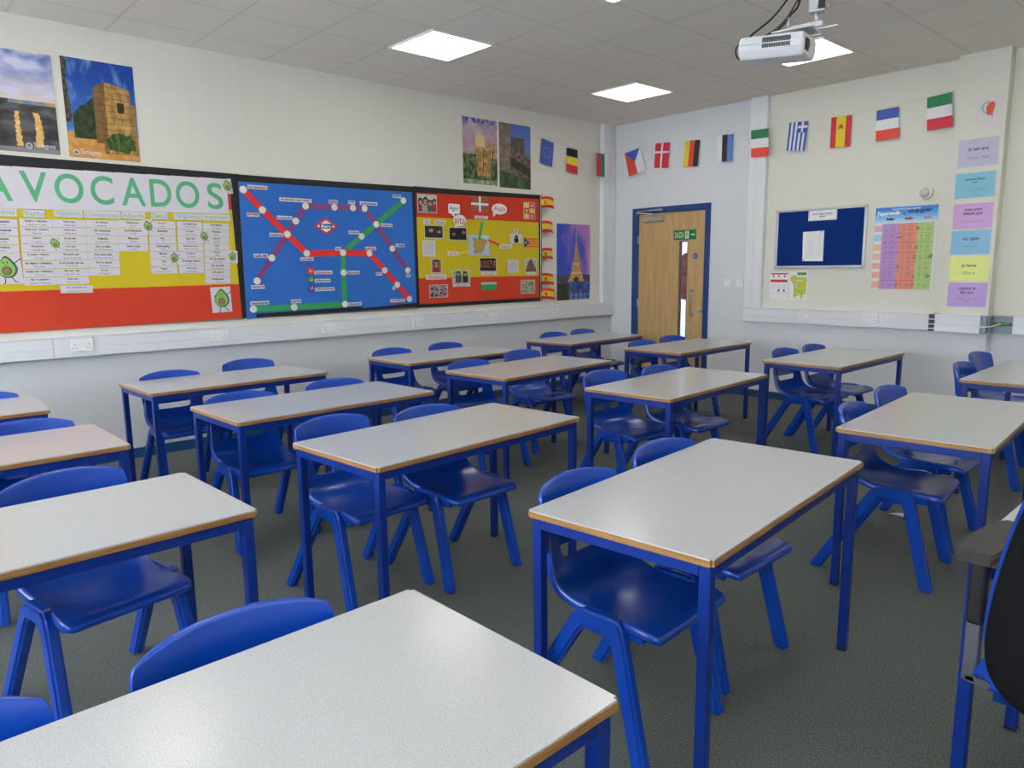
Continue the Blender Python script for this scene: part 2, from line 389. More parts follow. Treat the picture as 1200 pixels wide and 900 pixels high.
# ------------------------------------------------------------------ door
def build_door():
    fr = bmesh.new(); mf = mat('blue_gloss_paint', (28, 66, 128), .3)
    for lo, hi in (((.345, -.022, 0), (.432, .15, 2.085)), ((1.388, -.022, 0), (1.452, .15, 2.085)), ((.345, -.022, 2.085), (1.452, .15, 2.16))): add_box(fr, lo, hi, 0, .003)
    d = struct(link('door_1', fr, mf))
    bm = bmesh.new()
    x0, x1, z0, z1, vx0, vx1, vz0, vz1 = .435, 1.385, .008, 2.082, 1.04, 1.15, .30, 1.74
    for lo, hi in (((x0, 0, z0), (vx0, .044, z1)), ((vx1, 0, z0), (x1, .044, z1)), ((vx0, 0, z0), (vx1, .044, vz0)), ((vx0, 0, vz1), (vx1, .044, z1))): add_box(bm, lo, hi)
    bmesh.ops.remove_doubles(bm, verts=bm.verts[:], dist=.0001)
    leaf = link('door_leaf', bm, M_WOOD, d)
    bm = bmesh.new()
    for lo, hi in (((vx0 - .004, -.004, vz0), (vx0 + .004, .048, vz1)), ((vx1 - .004, -.004, vz0), (vx1 + .004, .048, vz1)), ((vx0, -.004, vz0 - .004), (vx1, .048, vz0 + .008)), ((vx0, -.004, vz1 - .008), (vx1, .048, vz1 + .004))): add_box(bm, lo, hi)
    link('glazing_bead', bm, mat('bead_wood', (110, 78, 48), .5), leaf)
    box_obj('glass_pane', (vx0 + .006, .018, vz0 + .006), (vx1 - .006, .024, vz1 - .006), M_GLASS, leaf)
    bm = bmesh.new()
    add_tube(bm, [(1.237, -.002, 1.165), (1.237, -.045, 1.165), (1.237, -.058, 1.15), (1.237, -.058, .895), (1.237, -.045, .88), (1.237, -.002, .88)], .0095, 10)
    for z in (1.165, .88): add_cyl(bm, (1.237, 0, z), (1.237, -.006, z), .022)
    link('pull_handle', bm, M_CHROME, d)
    bm = bmesh.new(); add_cyl(bm, (1.339, 0, .942), (1.339, -.008, .942), .03, n=24); add_cyl(bm, (1.339, -.008, .942), (1.339, -.014, .942), .012)
    link('lock', bm, M_CHROME, d)
    bm = bmesh.new(); add_box(bm, (.53, -.055, 1.985), (.80, -.001, 2.045), 0, .01)
    add_box(bm, (.72, -.058, 1.982), (.815, -.001, 2.048), 0, .012)
    link('door_closer', bm, mat('closer_silver', (176, 170, 166), .4, .5, .3), d)
    bm = bmesh.new(); add_tube(bm, [(.66, -.03, 2.05), (.66, -.03, 2.075), (.45, -.075, 2.10), (.45, -.075, 2.115)], .008); add_tube(bm, [(.45, -.075, 2.115), (.74, -.03, 2.125)], .008); add_box(bm, (.70, -.04, 2.115), (.80, -.02, 2.135))
    link('closer_arm', bm, M_CHROME, d)
    for z in (1.78, 1.0, .25):
        bm = bmesh.new(); add_cyl(bm, (.434, -.012, z - .05), (.434, -.012, z + .05), .009); link('hinge', bm, M_CHROME, d)
    bm = bmesh.new(); add_poly(bm, BW, ell(1.26, 1.565, .033, .033), .001, .001); s = link('fire_door_sticker', bm, mat('sticker_blue', (58, 86, 176), .4))
    text(BW, 'Fire door\nkeep shut', 1.26, 1.565, M_WHITE2, .0025, s, w=.045)
    tag(s, 'round blue fire door sticker above the pull handle', 'sticker')
    bm = bmesh.new(); add_box(bm, (.955, -.006, 1.757), (1.266, -.001, 1.872), 0, .001)
    s = link('exit_sign', bm, mat('exit_green', (30, 122, 66), .4)); tag(s, 'green SALIDA exit sign fixed on the wooden door', 'sign')
    mt = mat('exit_white', (214, 232, 204), .4)
    text(BW, 'SALIDA', 1.035, 1.814, mt, .007, s, w=.13, h=.07, stretch=True, bold=.01)
    bm = bmesh.new(); add_poly(bm, BW, R4(1.142, 1.814, .052, .088), .0062, .0008); link('running_man_panel', bm, mt, s)
    bm = bmesh.new(); g = .0072
    add_poly(bm, BW, ell(1.147, 1.846, .006, .006, 12), g, .0006, 0); add_poly(bm, BW, [(1.136, 1.838), (1.146, 1.838), (1.143, 1.812), (1.133, 1.812)], g, .0006)
    for a in (((1.128, 1.828), (1.158, 1.822)), ((1.137, 1.814), (1.124, 1.786)), ((1.139, 1.814), (1.152, 1.80)), ((1.152, 1.80), (1.146, 1.782))):
        (ax, az), (bx, bz) = a; dx, dz = bx - ax, bz - az; L = math.hypot(dx, dz); nx, nz_ = -dz / L * .0025, dx / L * .0025
        add_poly(bm, BW, [(ax + nx, az + nz_), (ax - nx, az - nz_), (bx - nx, bz - nz_), (bx + nx, bz + nz_)], g, .0006)
    link('running_man', bm, mat('exit_green', (30, 122, 66), .4), s)
    bm = bmesh.new(); add_poly(bm, BW, [(1.19, 1.808), (1.222, 1.808), (1.222, 1.797), (1.252, 1.814), (1.222, 1.831), (1.222, 1.82), (1.19, 1.82)], .0062, .0008); link('arrow', bm, mt, s)
build_door()

# ------------------------------------------------------------------ small wall fittings
def build_socket():
    e = empty('power_socket')
    bm = bmesh.new(); add_box(bm, (0, -.073, -.043), (.012, .073, .043), 0, .003); link('faceplate', bm, M_WHITE2, e)
    bm = bmesh.new()
    for s in (-1, 1):
        add_box(bm, (.0115, s * .018 - .006, .004), (.016, s * .018 + .006, .024), 0, .001)
    link('rocker_switch', bm, mat('switch_white', (238, 238, 238), .3), e)
    bm = bmesh.new()
    for s in (-1, 1):
        cy = s * .045
        add_box(bm, (.0119, cy - .002, .006), (.0125, cy + .002, .016)); add_box(bm, (.0119, cy - .014, -.018), (.0125, cy - .008, -.014)); add_box(bm, (.0119, cy + .008, -.018), (.0125, cy + .014, -.014))
    link('pin_holes', bm, M_BLK, e)
    return e
def copy_tree(o, parent=None):
    c = o.copy(); C.objects.link(c)
    if parent is not None: c.parent = parent
    for ch in o.children: copy_tree(ch, c)
    return c
sock = build_socket(); first = True
SL = ['below the left edge of the avocado board', 'below the corner avocado picture', 'below the blue metro map board',
      'below the join of the two right boards', 'below the red and yellow Spain board', 'below the tower poster near the corner']
for y, z, s in zip((-6.137, -5.127, -4.114, -3.112, -2.125, -1.099), (.929, .928, .929, .927, .93, .93), SL):
    o = sock if first else copy_tree(sock); first = False
    o.location = (.061, y, z - .006); tag(o, 'white double power socket on the trunking ' + s, 'socket', 'power sockets on the trunking')
for x, s in ((2.65, 'below the blue notice board'), (3.30, 'below the grammar poster')):
    o = copy_tree(sock); o.location = (x, -.061, .925); o.rotation_euler = (0, 0, -PI / 2)
    tag(o, 'white double power socket on the back wall ' + s, 'socket', 'power sockets on the trunking')
for x0, s in ((1.652, 'nearer the door'), (1.802, 'nearer the vertical trunking')):
    e = empty('wall_switch', (x0 + .043, 0, 1.256)); tag(e, 'small square white wall switch right of the door, the one ' + s, 'switch', 'wall switches by the door')
    bm = bmesh.new(); add_box(bm, (-.043, -.012, -.043), (.043, 0, .043), 0, .003); link('faceplate', bm, M_WHITE2, e)
    bm = bmesh.new()
    if s == 'nearer the door': add_cyl(bm, (0, -.011, 0), (0, -.02, 0), .018, n=20)
    else: add_box(bm, (-.013, -.018, -.02), (.013, -.011, .02), 0, .002)
    link('rocker', bm, mat('switch_white', (238, 238, 238), .3), e)

def build_bell():
    e = empty('alarm_sounder', (3.694, 0, 2.085)); tag(e, 'round cream alarm sounder on the back wall above the grammar poster', 'alarm')
    bm = bmesh.new(); add_cyl(bm, (0, 0, 0), (0, -.035, 0), .062, .058, 32); link('base', bm, mat('sounder_cream', (226, 222, 208), .4), e)
    bm = bmesh.new(); prev = None
    for k in range(7):
        t = k / 6 * PI / 2; r = .044 * math.cos(t) + .001; y = -.035 - .03 * math.sin(t)
        ring = [bm.verts.new((r * math.cos(a) - .004, y, r * math.sin(a) - .002)) for a in [2 * PI * q / 28 for q in range(28)]]
        if prev:
            for q in range(28): bm.faces.new((prev[q], prev[(q + 1) % 28], ring[(q + 1) % 28], ring[q]))
        prev = ring
    bm.faces.new(prev); link('dome', bm, mat('sounder_dome', (205, 202, 192), .35), e, smooth=True)
build_bell()

# ------------------------------------------------------------------ ceiling lights
LY = {-1.27: 'far', -3.68: 'middle', -6.08: 'near', -8.48: 'rear'}
def build_lights():
    e0 = None
    for ix, x in enumerate((1.30, 3.10, 5.50, 7.30)):
        for y in (-1.27, -3.68, -6.08, -8.48):
            if e0 is None:
                e0 = empty('ceiling_light', (0, 0, H))
                bm = bmesh.new(); o, i = .297, .281
                for lo, hi in (((-o, -o, -.012), (o, -i, 0)), ((-o, i, -.012), (o, o, 0)), ((-o, -i, -.012), (-i, i, 0)), ((i, -i, -.012), (o, i, 0))): add_box(bm, lo, hi)
                link('frame', bm, mat('light_rim', (235, 235, 235), .4), e0)
                box_obj('diffuser', (-.281, -.281, -.008), (.281, .281, -.001), M_LED, e0)
                e = e0
            else: e = copy_tree(e0)
            e.location = (x, y, H)
            d = {(1.30, -3.68): 'the largest and leftmost lit square in view', (1.30, -1.27): 'nearest the far corner of the room', (3.10, -1.27): 'partly hidden behind the projector',
                 (3.10, -3.68): 'only its tip showing at the top edge'}.get((x, y), 'out of view, column %s %s row' % (('by the left wall', 'left of the projector', 'right of the projector', 'by the right wall')[ix], LY[y]))
            tag(e, 'square white LED ceiling panel, ' + d, 'ceiling light', 'LED ceiling panels')
build_lights()

# ------------------------------------------------------------------ projector
def build_projector():
    e = empty('projector', (4.235, -3.80, 2.515), math.radians(12)); e.scale = (.84, .84, .84)
    tilt = Matrix.Rotation(math.radians(4), 4, 'Y') @ Matrix.Rotation(math.radians(3), 4, 'X')
    mw = mat('projector_white', (214, 216, 220), .35)
    def fin(bm, name, m, par=e, smooth=False):
        for v in bm.verts: v.co = tilt @ v.co
        return link(name, bm, m, par, smooth)
    bm = bmesh.new()
    # rounded body with bevelled lower edge
    pts = [(-.13, .062), (.13, .062), (.155, .035), (.155, -.02), (.12, -.062), (-.12, -.062), (-.15, -.02), (-.15, .03)]
    A = [bm.verts.new((-.19, y, z)) for y, z in [(p[0] * 1.0, p[1]) for p in pts]]; B = [bm.verts.new((.15, y, z)) for y, z in pts]; n = len(pts)
    D = [bm.verts.new((.168, y * .96, z * .95)) for y, z in pts]; A2 = [bm.verts.new((-.205, y * .93, z * .88)) for y, z in pts]
    for P, Q in ((A2, A), (A, B), (B, D)):
        for i in range(n): bm.faces.new((P[i], P[(i + 1) % n], Q[(i + 1) % n], Q[i]))
    bm.faces.new(A2[::-1]); bm.faces.new(D)
    bmesh.ops.bevel(bm, geom=bm.edges[:], offset=.006, segments=2, affect='EDGES')
    fin(bm, 'body', mw)
    bm = bmesh.new()
    for z0, z1 in ((.018, .044), (-.010, .010)):
        for c in range(12): add_box(bm, (-.06 + c * .0135, -.1600, z0), (-.06 + c * .0135 + .009, -.145, z1))
    fin(bm, 'air_vent', M_DKGREY)
    bm = bmesh.new(); add_box(bm, (.150, -.10, -.034), (.172, -.015, .040), 0, .01); fin(bm, 'lens_recess', M_BLK)
    bm = bmesh.new(); add_cyl(bm, (.168, -.057, .003), (.178, -.057, .003), .029, .026, 24); fin(bm, 'lens', mat('lens_glass', (20, 24, 34), .05, .8))
    bm = bmesh.new(); add_box(bm, (-.19, -.1565, .0115), (-.07, -.145, .0145)); fin(bm, 'case_seam', M_PVCD)
    # bracket, ball joint and pole up to the ceiling
    S = .14
    def mv(bm):
        for v in bm.verts: v.co.x += S
    bm = bmesh.new()
    add_box(bm, (-.16, -.12, .064), (.07, -.105, .074)); add_box(bm, (-.16, .08, .064), (.07, .095, .074)); add_box(bm, (-.05, -.13, .072), (.06, .11, .080)); add_box(bm, (-.13, -.01, .072), (.18, .01, .08))
    add_box(bm, (.02, -.03, .08), (.10, .03, .115), 0, .005); add_cyl(bm, (.06, 0, .11), (.06, 0, .17), .013); add_cyl(bm, (-.07, -.1, .07), (-.07, -.1, .14), .005)
    add_box(bm, (.02, -.034, .165), (.11, .034, .34), 0, .006)
    for zz in (.19, .25, .31): add_cyl(bm, (.11, 0, zz), (.125, 0, zz), .012); add_cyl(bm, (.06, -.034, zz), (.06, -.046, zz), .011)
    mv(bm); link('ceiling_bracket', bm, M_ALU, e)
    bm = bmesh.new(); top = (H - 2.515) / .84 - .003
    add_cyl(bm, (.065, 0, .33), (.065, 0, top - .012), .026, n=20); add_cyl(bm, (.065, 0, top - .012), (.065, 0, top), .08, n=24)
    mv(bm); link('pole', bm, M_ALU, e)
    bm = bmesh.new(); add_box(bm, (.075, -.044, .175), (.11, -.030, .225)); mv(bm); link('clamp', bm, M_BLK, e)
    for nm, pts, r in (('power_cable', [(-.20, -.05, .05), (-.16, -.06, .09), (-.04, -.03, .18), (.06, -.02, .30), (.13, -.03, .42), (.13, -.03, .74)], .006),
                       ('video_cable', [(-.21, .03, .0), (-.22, .0, .05), (-.15, .0, .085), (-.03, -.01, .10), (.06, -.035, .17), (.115, -.04, .27), (.12, -.035, .74)], .007),
                       ('network_cable', [(-.21, .05, -.02), (-.235, -.06, -.02), (-.225, -.09, .04), (-.10, -.02, .085), (0, -.01, .135), (.08, -.03, .22), (.125, -.045, .33), (.125, -.045, .74)], .005)):
        P = [Vector(p) for p in pts]; q = []
        for i in range(len(P) - 1):
            p0, p1, p2, p3 = P[max(i - 1, 0)], P[i], P[i + 1], P[min(i + 2, len(P) - 1)]
            for k in range(6):
                t = k / 6; q.append(.5 * ((2 * p1) + (p2 - p0) * t + (2 * p0 - 5 * p1 + 4 * p2 - p3) * t * t + (3 * p1 - p0 - 3 * p2 + p3) * t ** 3))
        q.append(P[-1]); bm = bmesh.new(); add_tube(bm, q, r); link(nm, bm, M_BLK, e)
    text(PL((0, 0, 0), (0, 1, 0), (1, 0, 0)), 'PROJECTOR', .075, .005, M_PVCD, .1865, e, w=.03) if False else None
    tag(e, 'white ceiling-hung projector with black lens and cables on a metal pole', 'projector')
build_projector()

# ------------------------------------------------------------------ tables
def build_table():
    e = empty('classroom_table')
    W, L, T, Z = .30, .60, .022, .736
    bm = bmesh.new()
    def slab(x, y, z0, z1, bev=.0):
        t = bmesh.new(); bmesh.ops.create_cube(t, size=1)
        for v in t.verts: v.co = Vector((v.co.x * 2 * x, v.co.y * 2 * y, z0 + (v.co.z + .5) * (z1 - z0)))
        ve = [ed for ed in t.edges if abs(ed.verts[0].co.z - ed.verts[1].co.z) > 1e-5]
        bmesh.ops.bevel(t, geom=ve, offset=.008, segments=4, affect='EDGES')
        if bev:
            he = [ed for ed in t.edges if abs(ed.verts[0].co.z - ed.verts[1].co.z) < 1e-6 and len(ed.link_faces) == 2 and any(abs(f.normal.z) > .9 for f in ed.link_faces) and any(abs(f.normal.z) < .1 for f in ed.link_faces)]
            bmesh.ops.bevel(t, geom=he, offset=bev, segments=2, affect='EDGES')
        return t
    t = slab(W, L, Z - T, Z - .0012, .003); merge(bm, t); link('edge_band', bm, M_PLY, e)
    bm = bmesh.new(); t = slab(W - .0022, L - .0022, Z - .004, Z); merge(bm, t); link('tabletop', bm, M_LAM, e)
    s = .032; ix, iy = W - .012, L - .012
    for sx in (-1, 1):
        for sy in (-1, 1):
            bm = bmesh.new()
            xa, xb = sorted((sx * ix, sx * (ix - s))); ya, yb = sorted((sy * iy, sy * (iy - s)))
            add_box(bm, (xa, ya, .008), (xb, yb, Z - T), 0, .003)
            lg = link('leg', bm, M_FRAME, e)
            bm = bmesh.new(); add_box(bm, (xa - .001, ya - .001, 0), (xb + .001, yb + .001, .010), 0, .002); link('foot_cap', bm, M_BLK, lg)
    for sx in (-1, 1):
        xa, xb = sorted((sx * ix, sx * (ix - .026)))
        bm = bmesh.new(); add_box(bm, (xa, -iy + s, Z - T - .034), (xb, iy - s, Z - T), 0, .003); link('rail', bm, M_FRAME, e)
    for sy in (-1, 1):
        ya, yb = sorted((sy * iy, sy * (iy - .026)))
        bm = bmesh.new(); add_box(bm, (-ix + s, ya, Z - T - .034), (ix - s, yb, Z - T), 0, .003); link('rail', bm, M_FRAME, e)
    return e

TABLES = [  # name, x, y, angle of the long side, what it is
    ('T1', 4.886, -5.343, 1.672, 'large in the right foreground, all four corners in view'),
    ('T2', 5.163, -7.124, 1.585, 'nearest the camera, filling the bottom left of the picture'),
    ('T3', 3.589, -5.463, 1.645, 'in the middle of the room, just beyond the nearest table'),
    ('T4', 3.792, -7.156, 1.598, 'cut off by the left edge, second nearest the camera'),
    ('T5', 2.441, -5.489, 1.602, 'between the middle table and the avocado board table'),
    ('T6', 1.22, -5.524, 1.612, 'beside the left wall below the avocado and metro boards'),
    ('T7', 1.231, -3.66, 1.598, 'beside the left wall below the Spanish flag board'),
    ('T8', 2.315, -3.687, 1.645, 'second from the left wall, beyond the middle table'),
    ('T9', 1.154, -1.788, 1.62, 'farthest, in the corner between the left wall and the door'),
    ('T10', 2.367, -1.732, 1.592, 'in front of the wooden door'),
    ('T11', 3.537, -3.567, 1.636, 'between the door table and the large right foreground table'),
    ('T12', 3.694, -1.697, 1.573, 'in the back row below the blue notice board'),
    ('T13', 5.056, -3.608, 1.647, 'at the right, behind the office chair armrest'),
    ('T14', 5.027, -1.734, 1.597, 'cut off by the right edge in the back row'),
    ('T15', 2.58, -7.181, 1.584, 'pinkish, the middle of three cut off by the left edge'),
    ('T16', 1.373, -7.242, 1.528, 'the farthest of three cut off by the left edge'),
    ('T17', 6.243, -5.118, 0.0, 'a corner and legs behind the office chair'),
]
tb0 = None; TP = {}
for nm, x, y, th, d in TABLES:
    o = build_table() if tb0 is None else copy_tree(tb0)
    if tb0 is None: tb0 = o
    o.location = (x, y, 0); o.rotation_euler = (0, 0, th - PI / 2); TP[nm] = o
    tag(o, 'grey-topped table, ' + d, 'table', 'classroom tables')

# ------------------------------------------------------------------ chairs
def shell_point(s, v, prof):
    """centre-line profile sampled at s, crosswise position v in -1..1"""
    i = min(int(s), len(prof) - 2); t = s - i
    a, b = prof[i], prof[i + 1]
    return [a[k] + (b[k] - a[k]) * t for k in range(len(a))]

def build_chair():
    e = empty('plastic_chair')
    #        x      z     halfw  edge rise along normal
    prof = [(.024, .402, .172, 0), (.031, .414, .184, 0), (.024, .426, .190, .001), (-.004, .432, .198, .004), (-.05, .429, .196, .008), (-.09, .425, .187, .010), (-.15, .421, .183, .014), (-.22, .420, .185, .018),
            (-.295, .430, .196, .024), (-.348, .450, .199, .030), (-.380, .484, .196, .035), (-.397, .525, .193, .038),
            (-.411, .575, .188, .040), (-.423, .622, .186, .040)]
    cols = [-1.0, -.95, -.8, -.6, -.4, -.2, 0, .2, .4, .6, .8, .95, 1.0]
    def tangent(P, i):
        a = P[max(i - 1, 0)]; b = P[min(i + 1, len(P) - 1)]; d = Vector((b[0] - a[0], 0, b[1] - a[1])).normalized()
        return Vector((d.z, 0, -d.x))  # normal towards the sitter (up / forward)
    def surf(P, hole=None, flange=.024, th=.007):
        bm = bmesh.new(); G = []
        for i, (x, z, w, r) in enumerate(P):
            n = tangent(P, i)
            if n.z < 0 and abs(n.z) > abs(n.x): n = -n
            if i < 2: n = Vector((.6, 0, .8)) if i else Vector((1, 0, .1))
            n.normalize(); row = []
            dwn = flange * (0.35 if i < 2 else 1)
            row.append(bm.verts.new(Vector((x, -w - .004, z)) + n * (r - dwn)))
            for c in cols:
                row.append(bm.verts.new(Vector((x, c * w, z)) + n * (r * abs(c) ** 2.2)))
            row.append(bm.verts.new(Vector((x, w + .004, z)) + n * (r - dwn)))
            G.append(row)
        for i in range(len(G) - 1):
            for j in range(len(G[0]) - 1):
                if hole and hole(i, j): continue
                bm.faces.new((G[i][j], G[i][j + 1], G[i + 1][j + 1], G[i + 1][j]))
        bmesh.ops.delete(bm, geom=[v for v in bm.verts if not v.link_faces], context='VERTS')
        return bm
    # seat with its two uprights: the slot between them is left open
    def hole(i, j):
        cc = (([-1.05] + cols + [1.05])[j] + ([-1.05] + cols + [1.05])[j + 1]) / 2
        return i >= 11 and abs(cc) < .68
    bm = surf(prof, hole)
    seat = link('seat', bm, M_BLUE, e, smooth=True)
    md = seat.modifiers.new('t', 'SOLIDIFY'); md.thickness = .008; md.offset = 0
    md = seat.modifiers.new('s', 'SUBSURF'); md.levels = 2; md.render_levels = 2
    # backrest: upper band, thicker, wrapped forward at its sides, arched top
    bm = bmesh.new(); bcols = [-1, -.985, -.93, -.85, -.65, -.4, -.15, .15, .4, .65, .85, .93, .985, 1]
    rows = [(-.419, .570, .199), (-.4205, .578, .2020), (-.427, .64, .2045), (-.435, .69, .204), (-.444, .738, .202), (-.450, .762, .198), (-.453, .770, .190)]
    F, Bk = [], []
    for k, (x, z, w) in enumerate(rows):
        fr, bk = [], []
        for c in bcols:
            wrap = .042 * abs(c) ** 2.2
            zz = z + (.010 * (1 - c * c) if k >= 5 else 0) - (.014 * (1 - c * c) if k <= 1 else 0) - (.016 * abs(c) ** 3 if k >= 4 else 0)
            t = .009 if 0 < k < len(rows) - 1 else .006
            fr.append(bm.verts.new((x + wrap + t, c * w, zz))); bk.append(bm.verts.new((x + wrap - t - (.006 if abs(c) < .9 else -.002), c * (w + .0), zz)))
        F.append(fr); Bk.append(bk)
    nC = len(bcols); nR = len(rows)
    for i in range(nR - 1):
        for j in range(nC - 1):
            bm.faces.new((F[i][j], F[i][j + 1], F[i + 1][j + 1], F[i + 1][j])); bm.faces.new((Bk[i][j], Bk[i + 1][j], Bk[i + 1][j + 1], Bk[i][j + 1]))
        bm.faces.new((F[i][0], F[i + 1][0], Bk[i + 1][0], Bk[i][0])); bm.faces.new((F[i][-1], Bk[i][-1], Bk[i + 1][-1], F[i + 1][-1]))
    for j in range(nC - 1):
        bm.faces.new((F[0][j], Bk[0][j], Bk[0][j + 1], F[0][j + 1])); bm.faces.new((F[-1][j], F[-1][j + 1], Bk[-1][j + 1], Bk[-1][j]))
    back = link('backrest', bm, M_BLUE, e, smooth=True)
    md = back.modifiers.new('s', 'SUBSURF'); md.levels = 2; md.render_levels = 2
    # legs: near-upright front pair, raked rear pair, joined at a knuckle under each side of the seat
    front = [(-.190, .444), (-.112, .446), (-.090, .434), (-.078, .405), (.022, 0), (-.030, 0), (-.122, .365), (-.14, .388), (-.190, .392)]
    rear = [(-.190, .444), (-.238, .443), (-.264, .424), (-.515, 0), (-.458, 0), (-.240, .365), (-.222, .387), (-.190, .392)]
    for sy in (-1, 1):
        for prof2 in (front, rear):
            bm = bmesh.new()
            def yo(z): return .235 - .018 * (z / .42)
            O = [bm.verts.new((x, sy * yo(z), z)) for x, z in prof2]
            I = [bm.verts.new((x, sy * (yo(z) - .040), z)) for x, z in prof2]
            n = len(prof2)
            f1 = bm.faces.new(O if sy < 0 else O[::-1]); f2 = bm.faces.new(I[::-1] if sy < 0 else I)
            for k in range(n): bm.faces.new((O[k], O[(k + 1) % n], I[(k + 1) % n], I[k]))
            bmesh.ops.recalc_face_normals(bm, faces=bm.faces[:])
            ed = [q for q in bm.edges if not (abs(q.verts[0].co.x + .190) < .002 and abs(q.verts[1].co.x + .190) < .002)]
            bmesh.ops.bevel(bm, geom=ed, offset=.009, segments=3, affect='EDGES')
            lg = link('leg', bm, M_BLUE, e)
            for p in lg.data.polygons: p.use_smooth = False
    # cross brace under the seat joining the knuckles
    bm = bmesh.new(); add_box(bm, (-.24, -.20, .372), (-.085, .20, .395), 0, .006)
    for sy in (-1, 1): add_box(bm, (-.10, sy * .175 - .012, .385), (-.03, sy * .175 + .012, .415), 0, .006)
    link('under_brace', bm, M_BLUE, e)
    return e

CH = [ # x, y of the midpoint of the front feet, heading, label
 (5.006, -5.657, 3.6, 'the nearer of two at the large right foreground table'),
 (4.944, -5.115, .7, 'the farther of two at the large right foreground table'),
 (5.222, -6.899, 1.3, 'backrest rising behind the nearest table, at its middle'),
 (5.225, -7.42, 1.0, 'backrest cut off at the bottom left corner'),
 (3.557, -5.752, 5.5, 'left one of two at the middle table'),
 (3.668, -5.312, 2.7, 'right one of two at the middle table'),
 (3.752, -6.845, 10.5, 'seat and backrest showing at the left edge, second nearest there'),
 (2.558, -5.813, .7, 'left one of two at the table behind the middle table'),
 (2.508, -5.205, -1.3, 'right one of two at the table behind the middle table'),
 (1.313, -5.786, 1.6, 'left one of two at the wall table below the avocado board'),
 (1.07, -5.169, -3.3, 'right one of two at the table below the metro board'),
 (1.248, -3.946, .3, 'left one of two at the wall table below the flag board'),
 (1.212, -3.326, 1.8, 'right one of two at the wall table below the flag board'),
 (2.378, -4.008, .4, 'left one of two at the table second from the corner table'),
 (2.185, -3.297, -2.1, 'right one of two at the table second from the corner table'),
 (1.217, -1.914, .1, 'left one of two at the far corner table'),
 (1.191, -1.42, 1.1, 'right one of two at the farthest corner table'),
 (2.433, -1.996, -1.1, 'left one of two at the table in front of the door'),
 (2.383, -1.453, -1.5, 'right one of two at the table in front of the door'),
 (3.491, -3.79, -3.3, 'left one at the table beyond the right foreground table'),
 (3.609, -3.325, .9, 'right one, greyish seat, at the table beyond the right foreground'),
 (3.729, -1.805, -2.2, 'left one of two at the table below the notice board'),
 (3.757, -1.335, .3, 'right one of two at the table below the notice board'),
 (5.125, -3.777, 6.7, 'nearer of two at the right table, its legs showing'),
 (5.06, -3.19, -.5, 'farther of two at the right table, seat under the tabletop'),
 (5.03, -1.80, 0, 'left one at the far table cut by the right edge'),
 (4.925, -1.10, -4, 'right one at the far table cut by the right edge'),
 (2.621, -6.844, 1.0, 'backrest at the left edge behind the pinkish tabletop'),
 (1.466, -6.899, 0, 'farthest one at the left edge, only its backrest tip showing'),
]
ch0 = None
for x, y, a, d in CH:
    o = build_chair() if ch0 is None else copy_tree(ch0)
    if ch0 is None: ch0 = o
    o.location = (x, y, 0); o.rotation_euler = (0, 0, math.radians(a))
    tag(o, 'blue plastic chair, ' + d, 'chair', 'blue classroom chairs')

